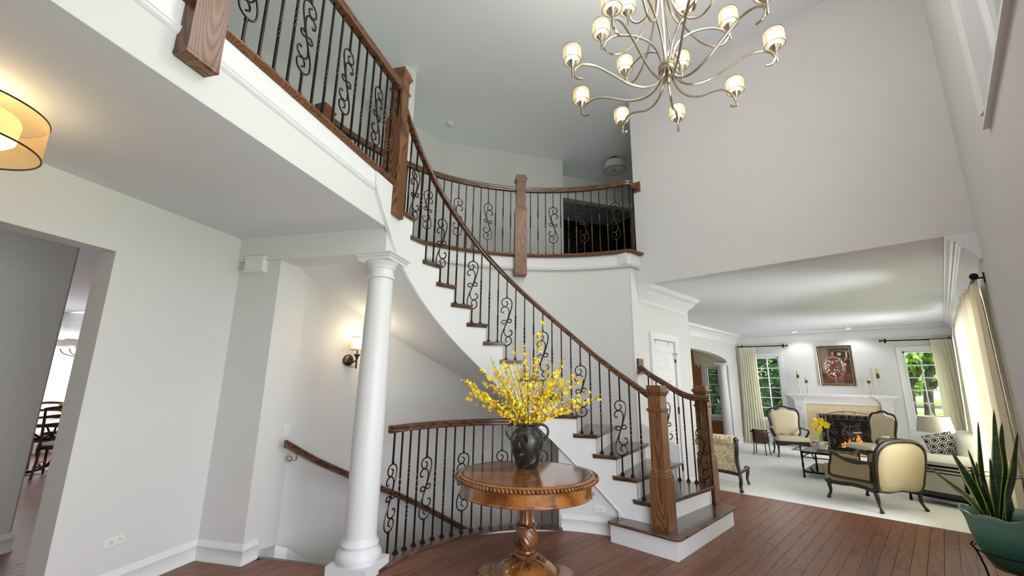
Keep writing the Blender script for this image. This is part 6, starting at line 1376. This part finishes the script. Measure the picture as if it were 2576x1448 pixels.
# ================================================================== outdoors
GR = mat('lawn_grass', (.16, .30, .045), .9); t_ = NT(GR); nz = t_.n('ShaderNodeTexNoise', Scale=1.2, Detail=5.0); t_.l(t_.coord(), nz.inputs['Vector']); t_.l(t_.ramp(nz.outputs[0], [(.35, (.10, .22, .03)), (.65, (.22, .38, .06))]), t_.b.inputs['Base Color'])
m = MB(); m.b2((-40, 13.3, -.5), (40, 90, -.3)); m.b2((1.2, -20, -.5), (40, 13.3, -.3)); m.obj('lawn', GR, kind='stuff', label='sunlit green lawn outside the windows', category='lawn')
m = MB(); m.b2((-40, 44, -.299), (40, 50, -.28)); m.obj('road', mat('pale_road', (.6, .6, .58), .9), kind='structure')
BK = oak('tree_bark', (.05, .04, .03), (.16, .13, .10), .9, (8, 8, 2), 5, coat=0)
def leafmat(n, a, b): m = mat(n, a, .7); t = NT(m); q = t.n('ShaderNodeTexNoise', Scale=2.5, Detail=2.0); t.l(t.coord(), q.inputs['Vector']); t.l(t.ramp(q.outputs[0], [(.35, a), (.65, b)]), t.b.inputs['Base Color']); return m
LF1 = leafmat('leaves_light', (.10, .22, .03), (.26, .42, .08)); LF2 = leafmat('leaves_dark', (.02, .07, .02), (.06, .16, .04))
def leaves(n, rx, ry, rz, size, seed, shell=.55, droop=0):
    rn = random.Random(seed); m = MB()
    cl = [(rn.uniform(-1, 1), rn.uniform(-1, 1), rn.uniform(-1, 1)) for _ in range(26)]
    for i in range(n):
        while True:
            p = Vector((rn.uniform(-1, 1), rn.uniform(-1, 1), rn.uniform(-1, 1)))
            if p.length < 1: break
        if rn.random() < .75:
            q = Vector(cl[rn.randrange(26)]); q = q.normalized()*min(.85, q.length); p = q+p*.28
        p = Vector((p.x*rx, p.y*ry, p.z*rz)); a = Vector((rn.uniform(-1, 1), rn.uniform(-1, 1), rn.uniform(-1, 1))).normalized(); b = a.orthogonal().normalized(); s = size*rn.uniform(.6, 1.3)
        m.add([p-a*s, p+b*s*.5-Vector((0, 0, droop*s)), p+a*s, p-b*s*.5], [(0, 1, 2, 3)])
    return m
CR1 = leaves(5200, 3.2, 3.2, 2.2, .16, 1).mesh('foliage', LF1); CR2 = leaves(6500, 1.6, 1.6, 3.4, .11, 2).mesh('foliage', LF2)
def tree(lab, x, y, h, crown, cz, s, lean=0):
    t = thing('tree', lab, 'tree', (x, y, -.3)); m = MB()
    m.tube(catmull([(0, 0, 0), (lean*.3, 0, h*.4), (lean, .1, h*.75), (lean*1.4, 0, h)], 4), [lerp(.15, .07, k/12) for k in range(13)], 8)
    for k in range(5):
        a = 1.3*k+x; z = h*(.45+.1*k); m.tube([(lean*.5, 0, z), (lean*.5+cos(a)*.9, sin(a)*.9, z+.7), (lean*.5+cos(a)*1.9, sin(a)*1.9, z+1.1)], [.09, .06, .03], 6)
    m.obj('trunk', BK, t, 60, world=False); inst(crown, 'foliage', t, Matrix.Translation((0, 0, cz))@Matrix.Diagonal((s, s, s, 1)), kind='stuff')
tree('dark leaning lawn tree right of centre in the right window', -.48, 20.5, 3.8, CR1, 4.4, .9, .35)
tree('lighter lawn tree left in the right window', -1.05, 24.5, 4.0, CR1, 4.9, 1.0, .3)
tree('leafy tree across the lawn', 2.6, 31, 4.0, CR1, 4.6, 1.1); tree('leafy tree at the far side of the road', -3.8, 53, 5, CR1, 4.0, 1.6); tree('wide tree beyond the road', 5.5, 56, 5, CR1, 4.0, 1.7); tree('dense tree at the left beyond the road', -13, 52, 5, CR1, 4.0, 1.8)
for k, (x, y) in enumerate(((-4.6, 16.2), (-6.2, 16.6), (-7.7, 16.4), (-9.4, 16.8), (-5.4, 18.6), (-8.5, 19))):
    tree(('evergreen pressed close behind the left window', 'second evergreen of the hedge row outside', 'third evergreen of the hedge row outside', 'last evergreen of the hedge row outside', 'evergreen behind the first of the hedge row', 'evergreen behind the hedge row, far left')[k], x, y, 3.0, CR2, 2.6, 1.0+.1*(k % 2))
